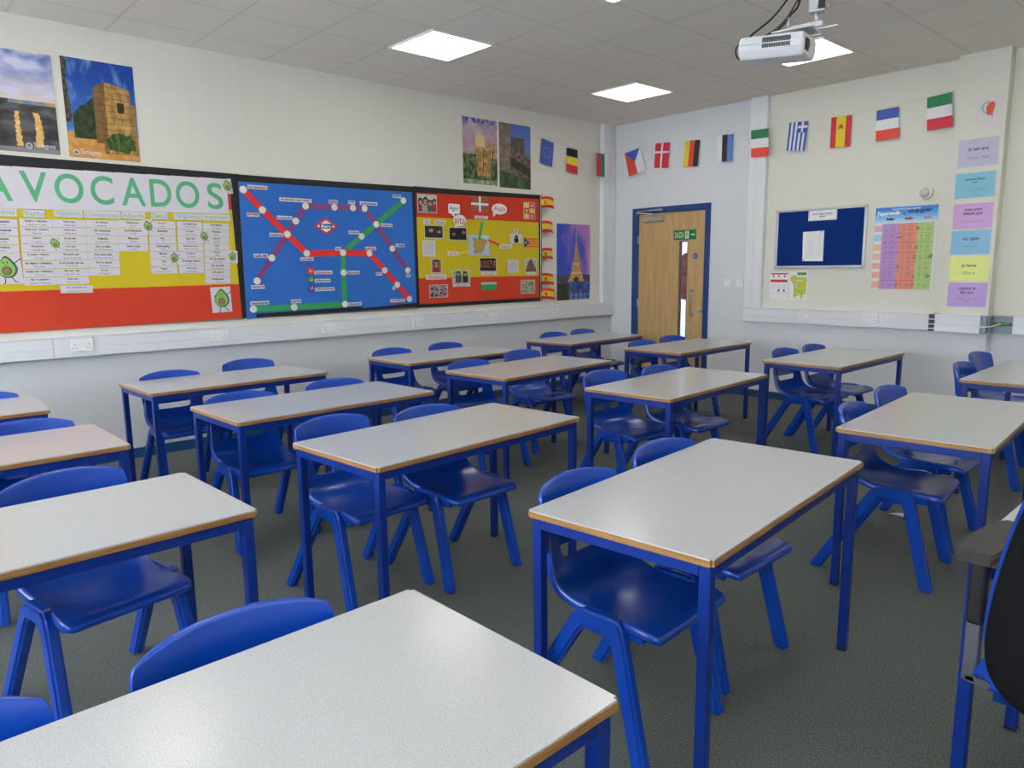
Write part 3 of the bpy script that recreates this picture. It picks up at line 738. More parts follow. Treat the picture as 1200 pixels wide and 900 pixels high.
# ------------------------------------------------------------------ office chair
def build_office():
    e = empty('office_chair', (5.99, -5.42, 0), 0.0)
    MB = noisy('black_upholstery', (13, 13, 15), (20, 20, 23), 300, .9, .15, bump=.2)
    MS = noisy('blue_upholstery', (16, 60, 150), (22, 70, 166), 400, .85, .2, bump=.3)
    def cushion(name, cx, cy, cz, sx, sy, sz, m, par, rot=None, r=.5, bev=.03):
        bm = bmesh.new(); t = bmesh.new(); bmesh.ops.create_cube(t, size=1)
        for v in t.verts: v.co = Vector((v.co.x * sx, v.co.y * sy, v.co.z * sz))
        bmesh.ops.bevel(t, geom=t.edges[:], offset=bev, segments=3, affect='EDGES')
        for v in t.verts:
            if rot: v.co = rot @ v.co
            v.co += Vector((cx, cy, cz))
        merge(bm, t); return link(name, bm, m, par, smooth=True)
    cushion('seat', -.02, .05, .495, .50, .44, .10, MS, e, bev=.045)
    cushion('seat_pan', .02, .05, .44, .30, .30, .03, M_BLK, e, bev=.012)
    # back: blue pad facing the table, black shell facing the camera
    for nm, y, d, m, wk in (('back_pad', -.30, .07, MS, 1.05), ('back_shell', -.352, .035, MB, .97)):
        bm = bmesh.new(); G = []
        prof = [(.545, .09), (.56, .14), (.60, .175), (.66, .19), (.75, .19), (.87, .178), (.98, .158), (1.06, .138), (1.09, .11), (1.10, .06)]
        for side in (0, 1):
            g = []
            for z, w in prof:
                lean = -.03 * ((z - .5) / .6)
                g.append([bm.verts.new((c * w * wk - .035 + .03 * (z - .55) / .5, y + (d / 2 if side else -d / 2) * (1 - .5 * abs(c) ** 6) + lean + .045 * abs(c) ** 2, z)) for c in (-1, -.8, -.5, 0, .5, .8, 1)])
            G.append(g)
        n, k = len(prof), 7
        for i in range(n - 1):
            for j in range(k - 1):
                bm.faces.new((G[0][i][j], G[0][i][j + 1], G[0][i + 1][j + 1], G[0][i + 1][j])); bm.faces.new((G[1][i][j], G[1][i + 1][j], G[1][i + 1][j + 1], G[1][i][j + 1]))
            for j in (0, k - 1): bm.faces.new((G[0][i][j], G[0][i + 1][j], G[1][i + 1][j], G[1][i][j]))
        for i in (0, n - 1):
            for j in range(k - 1): bm.faces.new((G[0][i][j], G[1][i][j], G[1][i][j + 1], G[0][i][j + 1]))
        o = link(nm, bm, m, e, smooth=True); md = o.modifiers.new('s', 'SUBSURF'); md.levels = 2; md.render_levels = 2
    bm = bmesh.new(); add_box(bm, (-.03, -.40, .42), (.03, -.37, .62), 0, .008); add_box(bm, (-.03, -.40, .41), (.03, -.15, .43), 0, .006); link('back_bar', bm, M_BLK, e)
    for s in (-1, 1):
        bm = bmesh.new(); x = s * .30
        out = [(-.042, -.088), (.042, -.084), (.046, .05), (.042, .19), (.026, .235), (-.012, .24), (-.036, .19), (-.044, .05)]
        T = [bm.verts.new((x + a, b, .772)) for a, b in out]; B = [bm.verts.new((x + a * .96, b * .98, .744)) for a, b in out]; n = len(out)
        bm.faces.new(T); bm.faces.new(B[::-1])
        for i in range(n): bm.faces.new((T[i], T[(i + 1) % n], B[(i + 1) % n], B[i]))
        bmesh.ops.bevel(bm, geom=bm.edges[:], offset=.006, segments=3, affect='EDGES')
        arm = link('arm_rest', bm, noisy('soft_arm_pad', (52, 50, 50), (60, 58, 57), 40, .5, .4), e)
        bm = bmesh.new(); add_box(bm, (x - .012, -.064, .585), (x + .026, -.026, .746), 0, .008); link('arm_sleeve', bm, M_BLK, arm)
        bm = bmesh.new(); add_box(bm, (x - .010, -.059, .48), (x + .022, -.031, .59), 0, .004); add_box(bm, (min(x, x - s * .2), -.059, .435), (max(x, x - s * .2), -.031, .45)); add_box(bm, (min(x - s * .06, x - s * .1), -.059, .435), (max(x - s * .06, x - s * .1), -.031, .46)); add_box(bm, (x - .010, -.059, .435), (x + .022, -.031, .49), 0, .004); link('arm_upright', bm, mat('grey_steel', (110, 112, 118), .4, .5, .5), arm)
    bm = bmesh.new(); add_cyl(bm, (0, -.04, .10), (0, -.04, .43), .026, n=20); link('gas_column', bm, M_BLK, e)
    for k in range(5):
        a = 2 * PI * k / 5 + 0.0; d = Vector((math.cos(a), math.sin(a), 0)); c = Vector((0, -.04, 0))
        bm = bmesh.new(); add_tube(bm, [c + d * .02 + Vector((0, 0, .12)), c + d * .28 + Vector((0, 0, .08))], .02, 10); b = link('base_arm', bm, M_BLK, e)
        bm = bmesh.new(); q = d.cross(Vector((0, 0, 1)))
        p = c + d * .28 + Vector((0, 0, .028))
        for s in (-1, 1): add_cyl(bm, p + q * s * .008, p + q * s * .028, .028, n=18)
        add_cyl(bm, p + Vector((0, 0, .02)), p + Vector((0, 0, .06)), .008); link('caster', bm, M_BLK, b)
    tag(e, 'office chair with black back, blue seat and dark armrests at the right edge', 'office chair')
build_office()

# ------------------------------------------------------------------ display boards (left wall)
def build_boards():
    # 1: avocado board
    e = empty('display_board', (0, -6.1, 1.05)); loc = e.location.copy(); tag(e, 'pinboard with red and yellow flag backing and black border, under the AVOCADOS letters', 'display board', 'display boards on the left wall')
    def ch(name, shapes, mats, th=.001):
        bm = bmesh.new()
        for pts, off, mi in shapes: add_poly(bm, LW, pts, off, th, mi)
        for v in bm.verts: v.co -= loc
        return link(name, bm, mats, e)
    def rc(a0, a1, b0, b1): return [(a0, b0), (a1, b0), (a1, b1), (a0, b1)]
    Y0 = -7.4
    bm = bmesh.new(); add_box(bm, (.002, Y0, 1.045), (.018, -4.887, 2.25))
    for v in bm.verts: v.co -= loc
    link('board_panel', bm, mat('board_grey', (120, 120, 120), .8), e)
    ch('backing_paper', [([(Y0, 1.95), (-4.88, 1.957), (-4.88, 2.235), (Y0, 2.235)], .0185, 0), ([(Y0, 1.325), (-4.88, 1.345), (-4.88, 1.957), (Y0, 1.95)], .0185, 1), ([(Y0, 1.036), (-4.90, 1.058), (-4.88, 1.345), (Y0, 1.325)], .0185, 0)], [M_RED, M_YEL])
    ch('border', [([(Y0, 2.178), (-6.4, 2.184), (-4.85, 2.203), (-4.85, 2.25), (Y0, 2.262)], .0205, 0), ([(-4.868, 1.056), (-4.862, 2.21), (-4.935, 2.21), (-4.905, 1.056)][::-1], .021, 0)], [M_BLACKB], .0015)
    # 2: metro board
    e = empty('display_board', (0, -4.0, 1.05)); loc = e.location.copy(); tag(e, 'blue pinboard with black border, under the paper metro map', 'display board', 'display boards on the left wall')
    bm = bmesh.new(); add_box(bm, (.002, -4.885, 1.05), (.018, -3.083, 2.25))
    for v in bm.verts: v.co -= loc
    link('board_panel', bm, mat('board_grey', (120, 120, 120), .8), e)
    ch('backing_paper', [([(-4.864, 1.045), (-4.76, 1.05), (-3.09, 1.09), (-3.09, 2.21), (-4.856, 2.20)], .0185, 0)], [M_BLUEP])
    ch('border', [([(-4.868, 2.192), (-3.085, 2.207), (-3.085, 2.262), (-4.868, 2.245)], .0205, 0), ([(-3.095, 1.06), (-3.06, 1.06), (-3.066, 2.26), (-3.112, 2.26)], .021, 0),
                  ([(-4.78, 1.052), (-3.09, 1.07), (-3.09, 1.115), (-3.73, 1.088), (-3.73, 1.104), (-4.78, 1.088)], .0205, 0)], [M_BLACKB], .0015)
    # 3: Spain board
    e = empty('display_board', (0, -2.2, 1.05)); loc = e.location.copy(); tag(e, 'pinboard with Spanish flag backing covered in small photos and speech bubbles', 'display board', 'display boards on the left wall')
    bm = bmesh.new(); add_box(bm, (.002, -3.083, 1.06), (.018, -1.30, 2.27))
    for v in bm.verts: v.co -= loc
    link('board_panel', bm, mat('board_grey', (120, 120, 120), .8), e)
    ch('backing_paper', [(rc(-3.07, -1.345, 1.97, 2.235), .0185, 0), (rc(-3.07, -1.345, 1.36, 1.97), .0185, 1), (rc(-3.07, -1.345, 1.09, 1.36), .0185, 0)], [M_RED, M_YEL])
    ch('border', [([(-3.066, 2.208), (-1.30, 2.235), (-1.30, 2.282), (-3.066, 2.262)], .0205, 0), ([(-3.066, 1.062), (-1.30, 1.068), (-1.30, 1.105), (-3.066, 1.098)], .0205, 0), (rc(-1.338, -1.30, 1.07, 2.28), .021, 0)], [M_BLACKB], .0015)
build_boards()

def avocado(name, cx, cz, w, h, rot, label, off=.026, group='avocado pictures on the red and yellow board', face=False):
    o = sheet(name, LW, R4(cx, cz, w, h, rot * .5), off - .001, M_WHITE)
    s = h / 2.15; c, sn = math.cos(rot), math.sin(rot)
    def tr(pts): return [(cx + (x * c - z * sn) * s, cz + (x * sn + z * c) * s) for x, z in pts]
    def pear(k, dx=0.0):
        P = []
        for i in range(28):
            t = 2 * PI * i / 28; r = .58 if math.sin(t) < 0 else .58 - .26 * math.sin(t) ** 1.2
            P.append((r * math.cos(t) * k + dx, (.82 * math.sin(t) if math.sin(t) > 0 else .62 * math.sin(t)) * k + .02))
        return P
    for nm, pts, m, d in (('dark_skin', pear(1.08, .05), mat('avocado_skin', (70, 110, 62), .6), 0), ('rim', pear(1.0), mat('avocado_rim', (70, 82, 48), .6), .0006), ('flesh', pear(.92), mat('avocado_flesh', (142, 190, 96), .6), .0012),
                          ('stone_outline', [(.30 * math.cos(2 * PI * i / 20), -.14 + .30 * math.sin(2 * PI * i / 20)) for i in range(20)], mat('avocado_rim', (70, 82, 48), .6), .0018),
                          ('stone', [(.24 * math.cos(2 * PI * i / 20), -.14 + .24 * math.sin(2 * PI * i / 20)) for i in range(20)], mat('avocado_stone', (152, 118, 82), .6), .0024)):
        sheet(nm, LW, tr(pts), off + d, m, .0005, o)
    for nm, segs in (('leg', (((-.18, -.6), (-.2, -1.0)), ((-.2, -1.0), (-.35, -1.02)))), ('leg', (((.2, -.55), (.42, -.95)), ((.42, -.95), (.56, -.92)))), ('arm', (((.42, .3), (.85, .62)), ((.82, .56), (.92, .7)))), ('arm', (((-.45, .35), (-.6, .25)), ((-.6, .25), (-.3, .55))))):
        bm = bmesh.new()
        for (ax, az), (bx, bz) in segs:
            dx, dz = bx - ax, bz - az; L = math.hypot(dx, dz); nx, nz_ = -dz / L * .028, dx / L * .028
            add_poly(bm, LW, tr([(ax + nx, az + nz_), (ax - nx, az - nz_), (bx - nx, bz - nz_), (bx + nx, bz + nz_)]), off + .003, .0005)
        link(nm, bm, M_INK, o)
    if face:
        bm = bmesh.new()
        for ex in (-.14, .1): add_poly(bm, LW, tr(ell(ex, .44, .045, .06, 12)), off + .003, .0004)
        for i in range(5):
            a0 = (-.1 + .05 * i - .02, .30 - .02 * math.sin(PI * i / 4)); add_poly(bm, LW, tr(R4(a0[0], a0[1], .05, .02)), off + .003, .0004)
        link('face', bm, M_INK, o)
    tag(o, label, 'picture', group); return o

def build_avocado_board():
    L = 'AVOCADOS'
    bs = [-6.645, -6.431, -6.217, -6.001, -5.789, -5.575, -5.392, -5.17, -4.957]
    order = ['leftmost, a cut-off letter A', 'letter V', 'letter O left of the C', 'letter C', 'letter A between C and D', 'letter D', 'letter O between D and S', 'letter S']
    for i, chh in enumerate(L):
        a, b = bs[i], bs[i + 1]; zb = 1.897 + .0035 * i; zt = 2.183 + .0028 * i
        o = sheet('letter_sheet', LW, [(a, zb), (b + .001, zb + .002), (b + .001, zt), (a, zt)], .022 + .0004 * (i % 2), M_WHITE)
        gx = (a + b) / 2 + (.004 if i else 0)
        gw = [.17, .165, .182, .153, .17, .158, .18, .125][i]
        text(LW, chh, gx, 2.054 + .001 * i, M_LGRN, .0235, o, w=gw, h=.208, stretch=True, bold=.012)
        tag(o, 'white sheet with a big green ' + order[i], 'letter sheet', 'letter sheets of the word AVOCADOS')
    heads = [('Adjectives', -6.545, 1.87, .21), ('Verbs', -6.338, 1.87, .128), ('Opinions', -6.126, 1.878, .182), ('Connectives', -5.904, 1.879, .246), ('Adverbs', -5.69, 1.882, .165), ('Detail', -5.503, 1.886, .126), ('Originality', -5.29, 1.887, .213), ('Sequencers', -5.065, 1.89, .225)]
    for i, (t, y, z, w) in enumerate(heads):
        o = sheet('heading_strip', LW, R4(y, z, w, .05), .0238 + .0002 * (i % 2), M_WHITE)
        text(LW, t, y, z, M_HGRN, .0250, o, w=w * .94, h=.042, bold=.012)
        tag(o, 'white strip with the green heading ' + t, 'heading strip', 'green column headings')
    cols = {
     'Adjectives': (-6.64, -6.445, 1.826, 4, [('interesante', 'interesting'), ('emocionante', 'exciting'), ('fascinante', 'fascinating'), ('aburrido/a', 'boring')]),
     'Verbs': (-6.43, -6.234, 1.834, 8, [('Quiero + infinitivo', 'I want to + verb'), ('Tengo que + infinitivo', 'I have to'), ('Quiero', 'I want'), ('Me gustaría', 'I would like'), ('Se puede + infinitivo', 'You can'), ('Se debe + infinitivo', 'You must'), ('Acabo de + infinitivo', 'I have just'), ('Hay + sustantivo', 'There is / there are')]),
     'Opinions': (-6.232, -6.022, 1.836, 8, [('Pienso que', 'I think that'), ('Opino que', 'I think that'), ('A mi ver', 'In my opinion'), ('Creo que', 'I believe that'), ('Me parece que', 'It seems to me that'), ('A mi modo de ver', 'In my opinion'), ('Me mola / flipa', 'I am crazy about'), ('Dicen que', 'People say that')]),
     'Connectives': (-6.02, -5.808, 1.838, 7, [('Sin embargo', 'However'), ('No obstante', 'Nevertheless'), ('Además', 'Furthermore'), ('Por un lado', 'On the one hand'), ('Por otro lado', 'On the other hand'), ('Por lo tanto', 'Therefore'), ('Así que', 'Therefore')]),
     'Adverbs': (-5.806, -5.60, 1.843, 4, [('Rápidamente', 'Quickly'), ('Normalmente', 'Normally'), ('Mientras', 'Whilst'), ('Sobre todo', 'Especially')]),
     'Detail': (-5.588, -5.39, 1.846, 7, [('Un poco', 'A bit'), ('Bastante', 'Quite'), ('Muy', 'Very'), ('Demasiado', 'Too'), ('Mucho', 'A lot'), ('Tan', 'So'), ('Tanto', 'So much / so many')]),
     'Originality': (-5.377, -5.18, 1.848, 7, [('Lo bueno es', 'The good thing is'), ('Lo mejor', 'The best thing'), ('Qué rollo', 'What a pain'), ('Cuando era joven', 'When I was young'), ('Si pudiera', 'If I could'), ('Si tuviera dinero', 'If I had money'), ('Vale la pena', 'It is worth it')]),
     'Sequencers': (-5.172, -4.965, 1.845, 9, [('Por último', 'To finish'), ('Primero', 'First'), ('Segundo', 'Second'), ('Luego', 'Then'), ('Después', 'After'), ('Por la mañana', 'In the morning'), ('Por la tarde', 'In the afternoon'), ('Al día siguiente', 'The following day'), ('Finalmente', 'Finally')])}
    ordn = ['first', 'second', 'third', 'fourth', 'fifth', 'sixth', 'seventh', 'eighth', 'ninth']
    k = 0
    for cn, (a, b, zt, n, ph) in cols.items():
        pitch = {9: .0548}.get(n, .0585)
        for r in range(n):
            zc = zt - .027 - r * pitch; dx = -.0022 * r
            o = sheet('phrase_slip', LW, R4((a + b) / 2 + dx, zc, b - a, min(.0535, pitch - .005)), .0214 + .0003 * (k % 3), M_WHITE); k += 1
            if r < len(ph):
                text(LW, ph[r][0], (a + b) / 2 + dx, zc + .011, M_INK, .0230, o, h=.016, w=.165, bold=.03)
                text(LW, ph[r][1], (a + b) / 2 + dx, zc - .013, M_GINK, .0230, o, h=.013, w=.13, bold=.015)
            tag(o, 'white phrase slip, %s from the top in the %s column' % (ordn[r], cn), 'phrase slip', 'phrase slips on the avocado board')
    o = sheet('phrase_slip', LW, R4(-6.123, 1.336, .21, .055, -.01), .0214, M_WHITE)
    text(LW, 'Me gustaría añadir que', -6.123, 1.348, M_INK, .0230, o, h=.013, w=.16, bold=.02); text(LW, 'I would like to add that', -6.123, 1.322, M_GINK, .0230, o, h=.011, w=.14)
    tag(o, 'white phrase slip hanging lowest, under the Opinions column onto the red band', 'phrase slip', 'phrase slips on the avocado board')
    A = [(-4.956, 2.144, .08, .121, .25, 'at the top right corner by the letter S'), (-6.232, 1.662, .078, .097, .35, 'between the Verbs and Opinions slips'), (-5.596, 1.802, .084, .105, .3, 'between the Adverbs and Detail slips near the headings'),
         (-5.175, 1.733, .084, .103, .3, 'between the Originality and Sequencers slips'), (-5.422, 1.562, .079, .101, -.05, 'over the lower slips between Detail and Originality'), (-4.956, 1.572, .092, .103, -.1, 'overlapping the black border at the right')]
    for y, z, w, h, r, d in A: avocado('avocado_cutout', y, z, w, h, r, 'small avocado cutout ' + d)
    avocado('avocado_picture', -5.072, 1.22, .166, .211, .05, 'avocado picture with arms on white paper at the bottom right of the red band', face=True)
    avocado('avocado_picture', -6.539, 1.487, .18, .211, .05, 'large avocado picture at the left edge under the Adjectives slips', face=True)
build_avocado_board()

def build_metro():
    red = [(-4.823, 2.128), (-4.666, 1.968), (-4.453, 1.769), (-4.278, 1.604), (-3.911, 1.611), (-3.628, 1.607), (-3.464, 1.445), (-3.324, 1.302), (-3.185, 1.156)]
    pur = [(-4.754, 1.367), (-4.61, 1.563), (-4.453, 1.769), (-4.366, 1.885), (-4.264, 2.019), (-3.978, 2.022), (-3.785, 2.025), (-3.661, 2.024), (-3.539, 1.882), (-3.367, 1.654), (-3.193, 1.442)]
    grn = [(-4.804, 1.128), (-4.428, 1.128), (-3.916, 1.134), (-3.915, 1.428), (-3.911, 1.611), (-3.707, 1.765), (-3.539, 1.882), (-3.216, 2.121)]
    for pts, m, w, nm, off in ((pur, M_MPUR, .048, 'purple', .0200), (grn, M_MGRN, .052, 'green', .0212), (red, M_MRED, .056, 'red', .0224)):
        bm = bmesh.new()
        for (ax, az), (bx, bz) in zip(pts, pts[1:]):
            dx, dz = bx - ax, bz - az; L = math.hypot(dx, dz); nx, nz_ = -dz / L * w / 2, dx / L * w / 2
            add_poly(bm, LW, [(ax + nx, az + nz_), (ax - nx, az - nz_), (bx - nx, bz - nz_), (bx + nx, bz + nz_)], off, .0008)
        tag(link('metro_line', bm, m), nm + ' paper metro line on the blue board', 'metro line', 'paper lines of the metro map')
    done = []
    names = {'red': red, 'purple': pur, 'green': grn}
    ordn = ['first', 'second', 'third', 'fourth', 'fifth', 'sixth', 'seventh', 'eighth', 'ninth', 'tenth', 'eleventh']
    for nm, pts, start in (('red', red, 'from its top left end'), ('purple', pur, 'from its lower left end'), ('green', grn, 'from its bottom left end')):
        for i, p in enumerate(pts):
            if p in done: continue
            done.append(p)
            o = sheet('station_disc', LW, ell(p[0], p[1], .033, .031, 24), .0236, mat('disc_grey_rim', (190, 190, 180), .6))
            sheet('disc_face', LW, ell(p[0], p[1], .030, .028, 24), .0245, mat('disc_white', (226, 224, 214), .6), .0005, o)
            tag(o, 'white paper station disc, %s on the %s line counting %s' % (ordn[i], nm, start), 'station disc', 'station discs of the metro map')
    lab = [('no obstante', 'r', -4.696, 2.154, .175), ('porque', 'r', -4.751, 1.924, .11), ('mañana', 'p', -4.556, 1.761, .123), ('también', 'r', -4.278, 1.553, .131), ('feo', 'g', -3.96, 1.648, .059), ('además', 'r', -3.612, 1.652, .12), ('pero', 'r', -3.529, 1.411, .074), ('y', 'r', -3.366, 1.268, .031),
           ('sin embargo', 'r', -3.326, 1.146, .175), ('la semana que viene', 'p', -4.356, 2.066, .304), ('nunca', 'p', -3.988, 2.07, .092), ('ayer', 'p', -3.797, 2.075, .072), ('normalmente', 'p', -3.614, 2.072, .193), ('moderno', 'g', -3.423, 1.877, .134), ('antiguo', 'g', -3.788, 1.80, .115),
           ('guapo', 'g', -3.294, 2.157, .101), ('a veces', 'p', -3.275, 1.686, .11), ('hoy', 'p', -3.189, 1.388, .056), ('aburrido', 'g', -3.81, 1.427, .127), ('divertido', 'g', -3.808, 1.132, .14), ('genial', 'g', -4.406, 1.18, .097), ('interesante', 'g', -4.744, 1.178, .169), ('siempre', 'p', -4.751, 1.316, .121),
           ('cada día', 'p', -4.707, 1.582, .128), ('a menudo', 'p', -4.469, 1.91, .142), ('Connectives', 'r', -4.124, 1.432, .181), ('Adjectives', 'g', -4.136, 1.358, .159), ('Time phrases', 'p', -4.118, 1.28, .2)]
    ink = {'r': M_RINK, 'p': M_PINK, 'g': mat('dark_green_ink', (50, 92, 70), .7)}
    for t, k, y, z, w in lab:
        o = sheet('station_label', LW, R4(y, z, w, .033), .0234, M_WHITE)
        text(LW, t, y, z, ink[k], .0246, o, w=w * .88, h=.023 if len(t) > 1 else .018, bold=.03, stretch=len(t) > 3)
        tag(o, 'white paper label reading ' + t + ' on the blue metro board', 'label', 'word labels of the metro map')
    for t, z, h, m, c in (('L1', 1.449, .061, M_MRED, 'red'), ('L2', 1.372, .055, mat('key_green', (36, 130, 84), .5), 'green'), ('L3', 1.292, .055, mat('key_purple', (98, 50, 140), .5), 'purple')):
        o = sheet('key_square', LW, R4(-4.249, z, .064, h), .0234, m)
        text(LW, t, -4.249, z, M_WHITE2, .0246, o, w=.034, h=.026, bold=.02)
        tag(o, 'small %s square reading %s in the key of the metro map' % (c, t), 'key square', 'key squares of the metro map')
    y, z = -4.072, 1.848
    o = sheet('metro_emblem', LW, [(y - .125, z), (y, z - .078), (y + .125, z), (y, z + .078)], .0216, mat('emblem_red', (214, 44, 52), .5))
    sheet('emblem_white', LW, [(y - .088, z), (y, z - .055), (y + .088, z), (y, z + .055)], .0226, M_WHITE2, .0005, o)
    sheet('emblem_bar', LW, R4(y, z, .13, .042), .0232, mat('emblem_blue', (42, 62, 150), .5), .0005, o)
    text(LW, 'Metro', y, z, M_WHITE2, .0241, o, w=.10, h=.032, bold=.02)
    tag(o, 'red diamond Metro emblem in the middle of the blue board', 'emblem')
build_metro()

# ------------------------------------------------------------------ Spain board items
def pal(cols, seed, s=5.0, bands=None):
    def f(u, v):
        t = .5 + .8 * nz(u, v, s * .6, seed) + .25 * nz(u, v, s * 2, seed + 5)
        t = max(0, min(.999, t)) * (len(cols) - 1); i = int(t)
        return mixc(cols[i], cols[i + 1], t - i)
    return f
def people(bg, skin, cloth, heads, seed):
    def f(u, v):
        c = mixc(bg[0], bg[1], .5 + tb(u, v, 5, seed))
        for (hx, hz, r, ci) in heads:
            if abs(u - hx) < r * 1.35 and v < hz - r * .8: c = mixc(cloth[ci % len(cloth)], (20, 20, 20), .25 + .4 * nz(u, v, 14, seed))
            d = math.hypot((u - hx) / r, (v - hz - r * .35) / (r * 1.5))
            if d < 1.15: c = (44, 32, 28)
            d = math.hypot((u - hx) / (r * .8), (v - hz) / (r * 1.15))
            if d < 1: c = mixc(skin, (90, 60, 50), .25 + .5 * nz(u, v, 20, seed + 3))
        return c
    return f

def build_spain():
    off = .0218
    def ph(y, z, w, h, fn, label, nx=26, ny=18, nm='photo'):
        o = picture(nm, LW, y, z, w - .012, h - .012, fn, off, nx, ny, .012); tag(o, label, 'photo', 'photos on the red and yellow board'); return o
    sk = (206, 160, 130)
    ph(-2.928, 2.106, .238, .177, people([(150, 190, 150), (220, 205, 200)], sk, [(180, 60, 60), (200, 200, 200), (70, 120, 90)], [(.14, .55, .13, 0), (.4, .6, .14, 1), (.66, .5, .12, 2), (.9, .56, .12, 0)], 1), 'photo of four smiling people, top left of the red and yellow board', 30, 22)
    ph(-2.856, 1.828, .238, .13, people([(30, 28, 30), (60, 80, 60)], sk, [(30, 40, 60)], [(.35, .6, .15, 0), (.8, .5, .12, 0)], 2), 'dark photo of two people, upper left of the yellow band')
    ph(-2.541, 1.815, .238, .134, people([(24, 20, 22), (50, 36, 34)], (180, 126, 100), [(30, 26, 30)], [(.25, .45, .12, 0), (.85, .62, .13, 0)], 4), 'dark photo below the aita speech bubble')
    ph(-1.703, 1.782, .19, .106, people([(226, 220, 226), (200, 196, 206)], (150, 100, 80), [(40, 36, 44)], [(.5, .6, .14, 0)], 5), 'photo of one person on a white background, upper right of the yellow band')
    ph(-2.835, 1.482, .131, .143, people([(120, 110, 100), (170, 120, 90)], (200, 150, 120), [(190, 60, 60)], [(.5, .6, .24, 0)], 6), 'photo of a woman with red clothes, above the word flamenco', 18, 20)
    ph(-2.508, 1.368, .242, .141, people([(190, 200, 150), (130, 150, 110)], sk, [(70, 100, 120), (40, 40, 44)], [(.32, .68, .12, 0), (.72, .66, .12, 1)], 7), 'photo of two people outdoors, straddling the yellow and lower red bands')
    ph(-2.131, 1.493, .242, .148, lambda u, v: (12, 10, 12) if v < .22 or v > .86 or abs((u * 5) % 1 - .5) > .34 + .2 * nz(u, v, 9, 2) else mixc((190, 120, 90), (70, 40, 36), .5 + tb(u, v, 8, 3)), 'dark photo of lit columns, lower middle of the yellow band')
    ph(-1.478, 1.478, .192, .156, lambda u, v: mixc((150, 110, 80), (90, 66, 52), .5 + tb(u, v, 9, 8)) if abs(u - .5) < .48 * (1 - v) + .08 else mixc((190, 200, 214), (150, 160, 180), .5 + nz(u, v, 7, 1)), 'photo of a brown church facade, right end of the yellow band', 22, 20)
    ph(-2.814, 1.224, .238, .131, pal([(40, 34, 40), (110, 96, 100), (200, 190, 196), (150, 60, 80), (60, 56, 60)], 9, 7), 'photo of a dark crowd, lower left of the board')
    ph(-1.527, 1.236, .23, .157, pal([(90, 96, 70), (140, 150, 110), (190, 180, 160), (110, 120, 84)], 10, 7), 'photo of a greenish park, lower right of the board')
    def pop(u, v):
        i, j = int(u * 2), int(v * 3); bg = [(216, 190, 60), (190, 60, 90), (200, 70, 50), (214, 180, 70), (226, 206, 90), (180, 50, 100)][i + 2 * j]
        d = math.hypot((u * 2) % 1 - .5, ((v * 3) % 1 - .5)); return bg if d > .3 else mixc((230, 210, 170), bg, .3)
    ph(-1.495, 2.096, .179, .186, pop, 'small grid of six coloured squares in red and yellow, top right of the board', 24, 30)
    def card(nm, y, z, w, h, t, m, label, tw=.85, bold=0.0):
        o = sheet(nm, LW, R4(y, z, w, h), off, M_WHITE)
        if t: text(LW, t, y, z, m, off + .0012, o, w=w * tw, h=h * .72, bold=bold)
        tag(o, label, 'label', 'word labels on the red and yellow board'); return o
    card('word_label', -2.215, 1.996, .188, .033, 'País Vasco', M_GINK, 'white label below the red, green and white cross flag')
    card('word_label', -2.508, 1.277, .237, .029, 'Ellos bailan', M_GINK, 'white label below the photo of two people outdoors')
    card('word_label', -2.117, 1.392, .223, .033, 'el flamenco', M_RINK, 'white label with red text below the photo of lit columns')
    card('word_label', -1.471, 1.382, .132, .031, 'iglesia', M_RINK, 'white label below the church photo')
    card('word_label', -1.863, 1.692, .19, .049, 'Cataluña', M_RINK, 'white label at the end of the red pointer strip')
    card('word_label', -2.614, 1.609, .141, .042, 'Sevilla', M_RINK, 'white label at the end of the yellow pointer strip')
    card('word_label', -2.942, 1.928, .089, .042, 'él', M_RINK, 'small white label at the top left of the yellow band')
    card('word_label', -2.773, 1.926, .132, .041, 'Amaia', M_PINK, 'white label above the first dark photo, right of the smaller one')
    card('word_label', -1.705, 1.868, .074, .049, 'él', M_RINK, 'tiny white label above the portrait photo at the right')
    card('word_label', -2.84, 1.37, .263, .053, 'flamenco', M_RINK, 'white label reading flamenco in red, lower left', .92)
    def tsheet(y, z, w, h, label):
        o = sheet('text_sheet', LW, R4(y, z, w, h), off, M_WHITE); bm = bmesh.new()
        for k in range(9): add_poly(bm, LW, R4(y - .008 * (k == 8) * 2, z + h * .36 - k * h * .088, w * (.8 if k else .4), .0022), off + .001, .0003)
        link('text_lines', bm, M_GINK, o); tag(o, label, 'text sheet')
    tsheet(-2.922, 1.659, .163, .162, 'white sheet of small print at the left of the yellow band')
    tsheet(-1.757, 1.472, .163, .141, 'white sheet of small print left of the church photo')
    # speech bubbles
    def bubble(y, z, w, h, t, m, kind, tail, label):
        bm = bmesh.new()
        if kind == 'box':
            P = []
            for cx, cz, a0 in ((1, 1, 0), (-1, 1, 90), (-1, -1, 180), (1, -1, 270)):
                for k in range(5):
                    a = math.radians(a0 + k * 22.5); P.append((y + cx * (w / 2 - .02) + .02 * math.cos(a), z + cz * (h / 2 - .02) + .02 * math.sin(a)))
        else: P = ell(y, z, w / 2, h / 2, 28)
        add_poly(bm, LW, P, off + .001, .0008); add_poly(bm, LW, tail, off + .0008, .0008)
        o = link('speech_bubble', bm, M_WHITE2); text(LW, t, y, z, m, off + .0028, o, w=w * .84, h=h * .62); tag(o, label, 'speech bubble', 'speech bubbles on the red and yellow board')
    bubble(-2.586, 2.070, .153, .101, 'Agur', M_INK, 'box', [(-2.64, 2.03), (-2.58, 2.03), (-2.585, 1.985)], 'white square speech bubble reading Agur')
    bubble(-2.515, 1.955, .172, .115, 'aita', M_RINK, 'ell', [(-2.575, 1.93), (-2.52, 1.905), (-2.58, 1.87)], 'white round speech bubble reading aita')
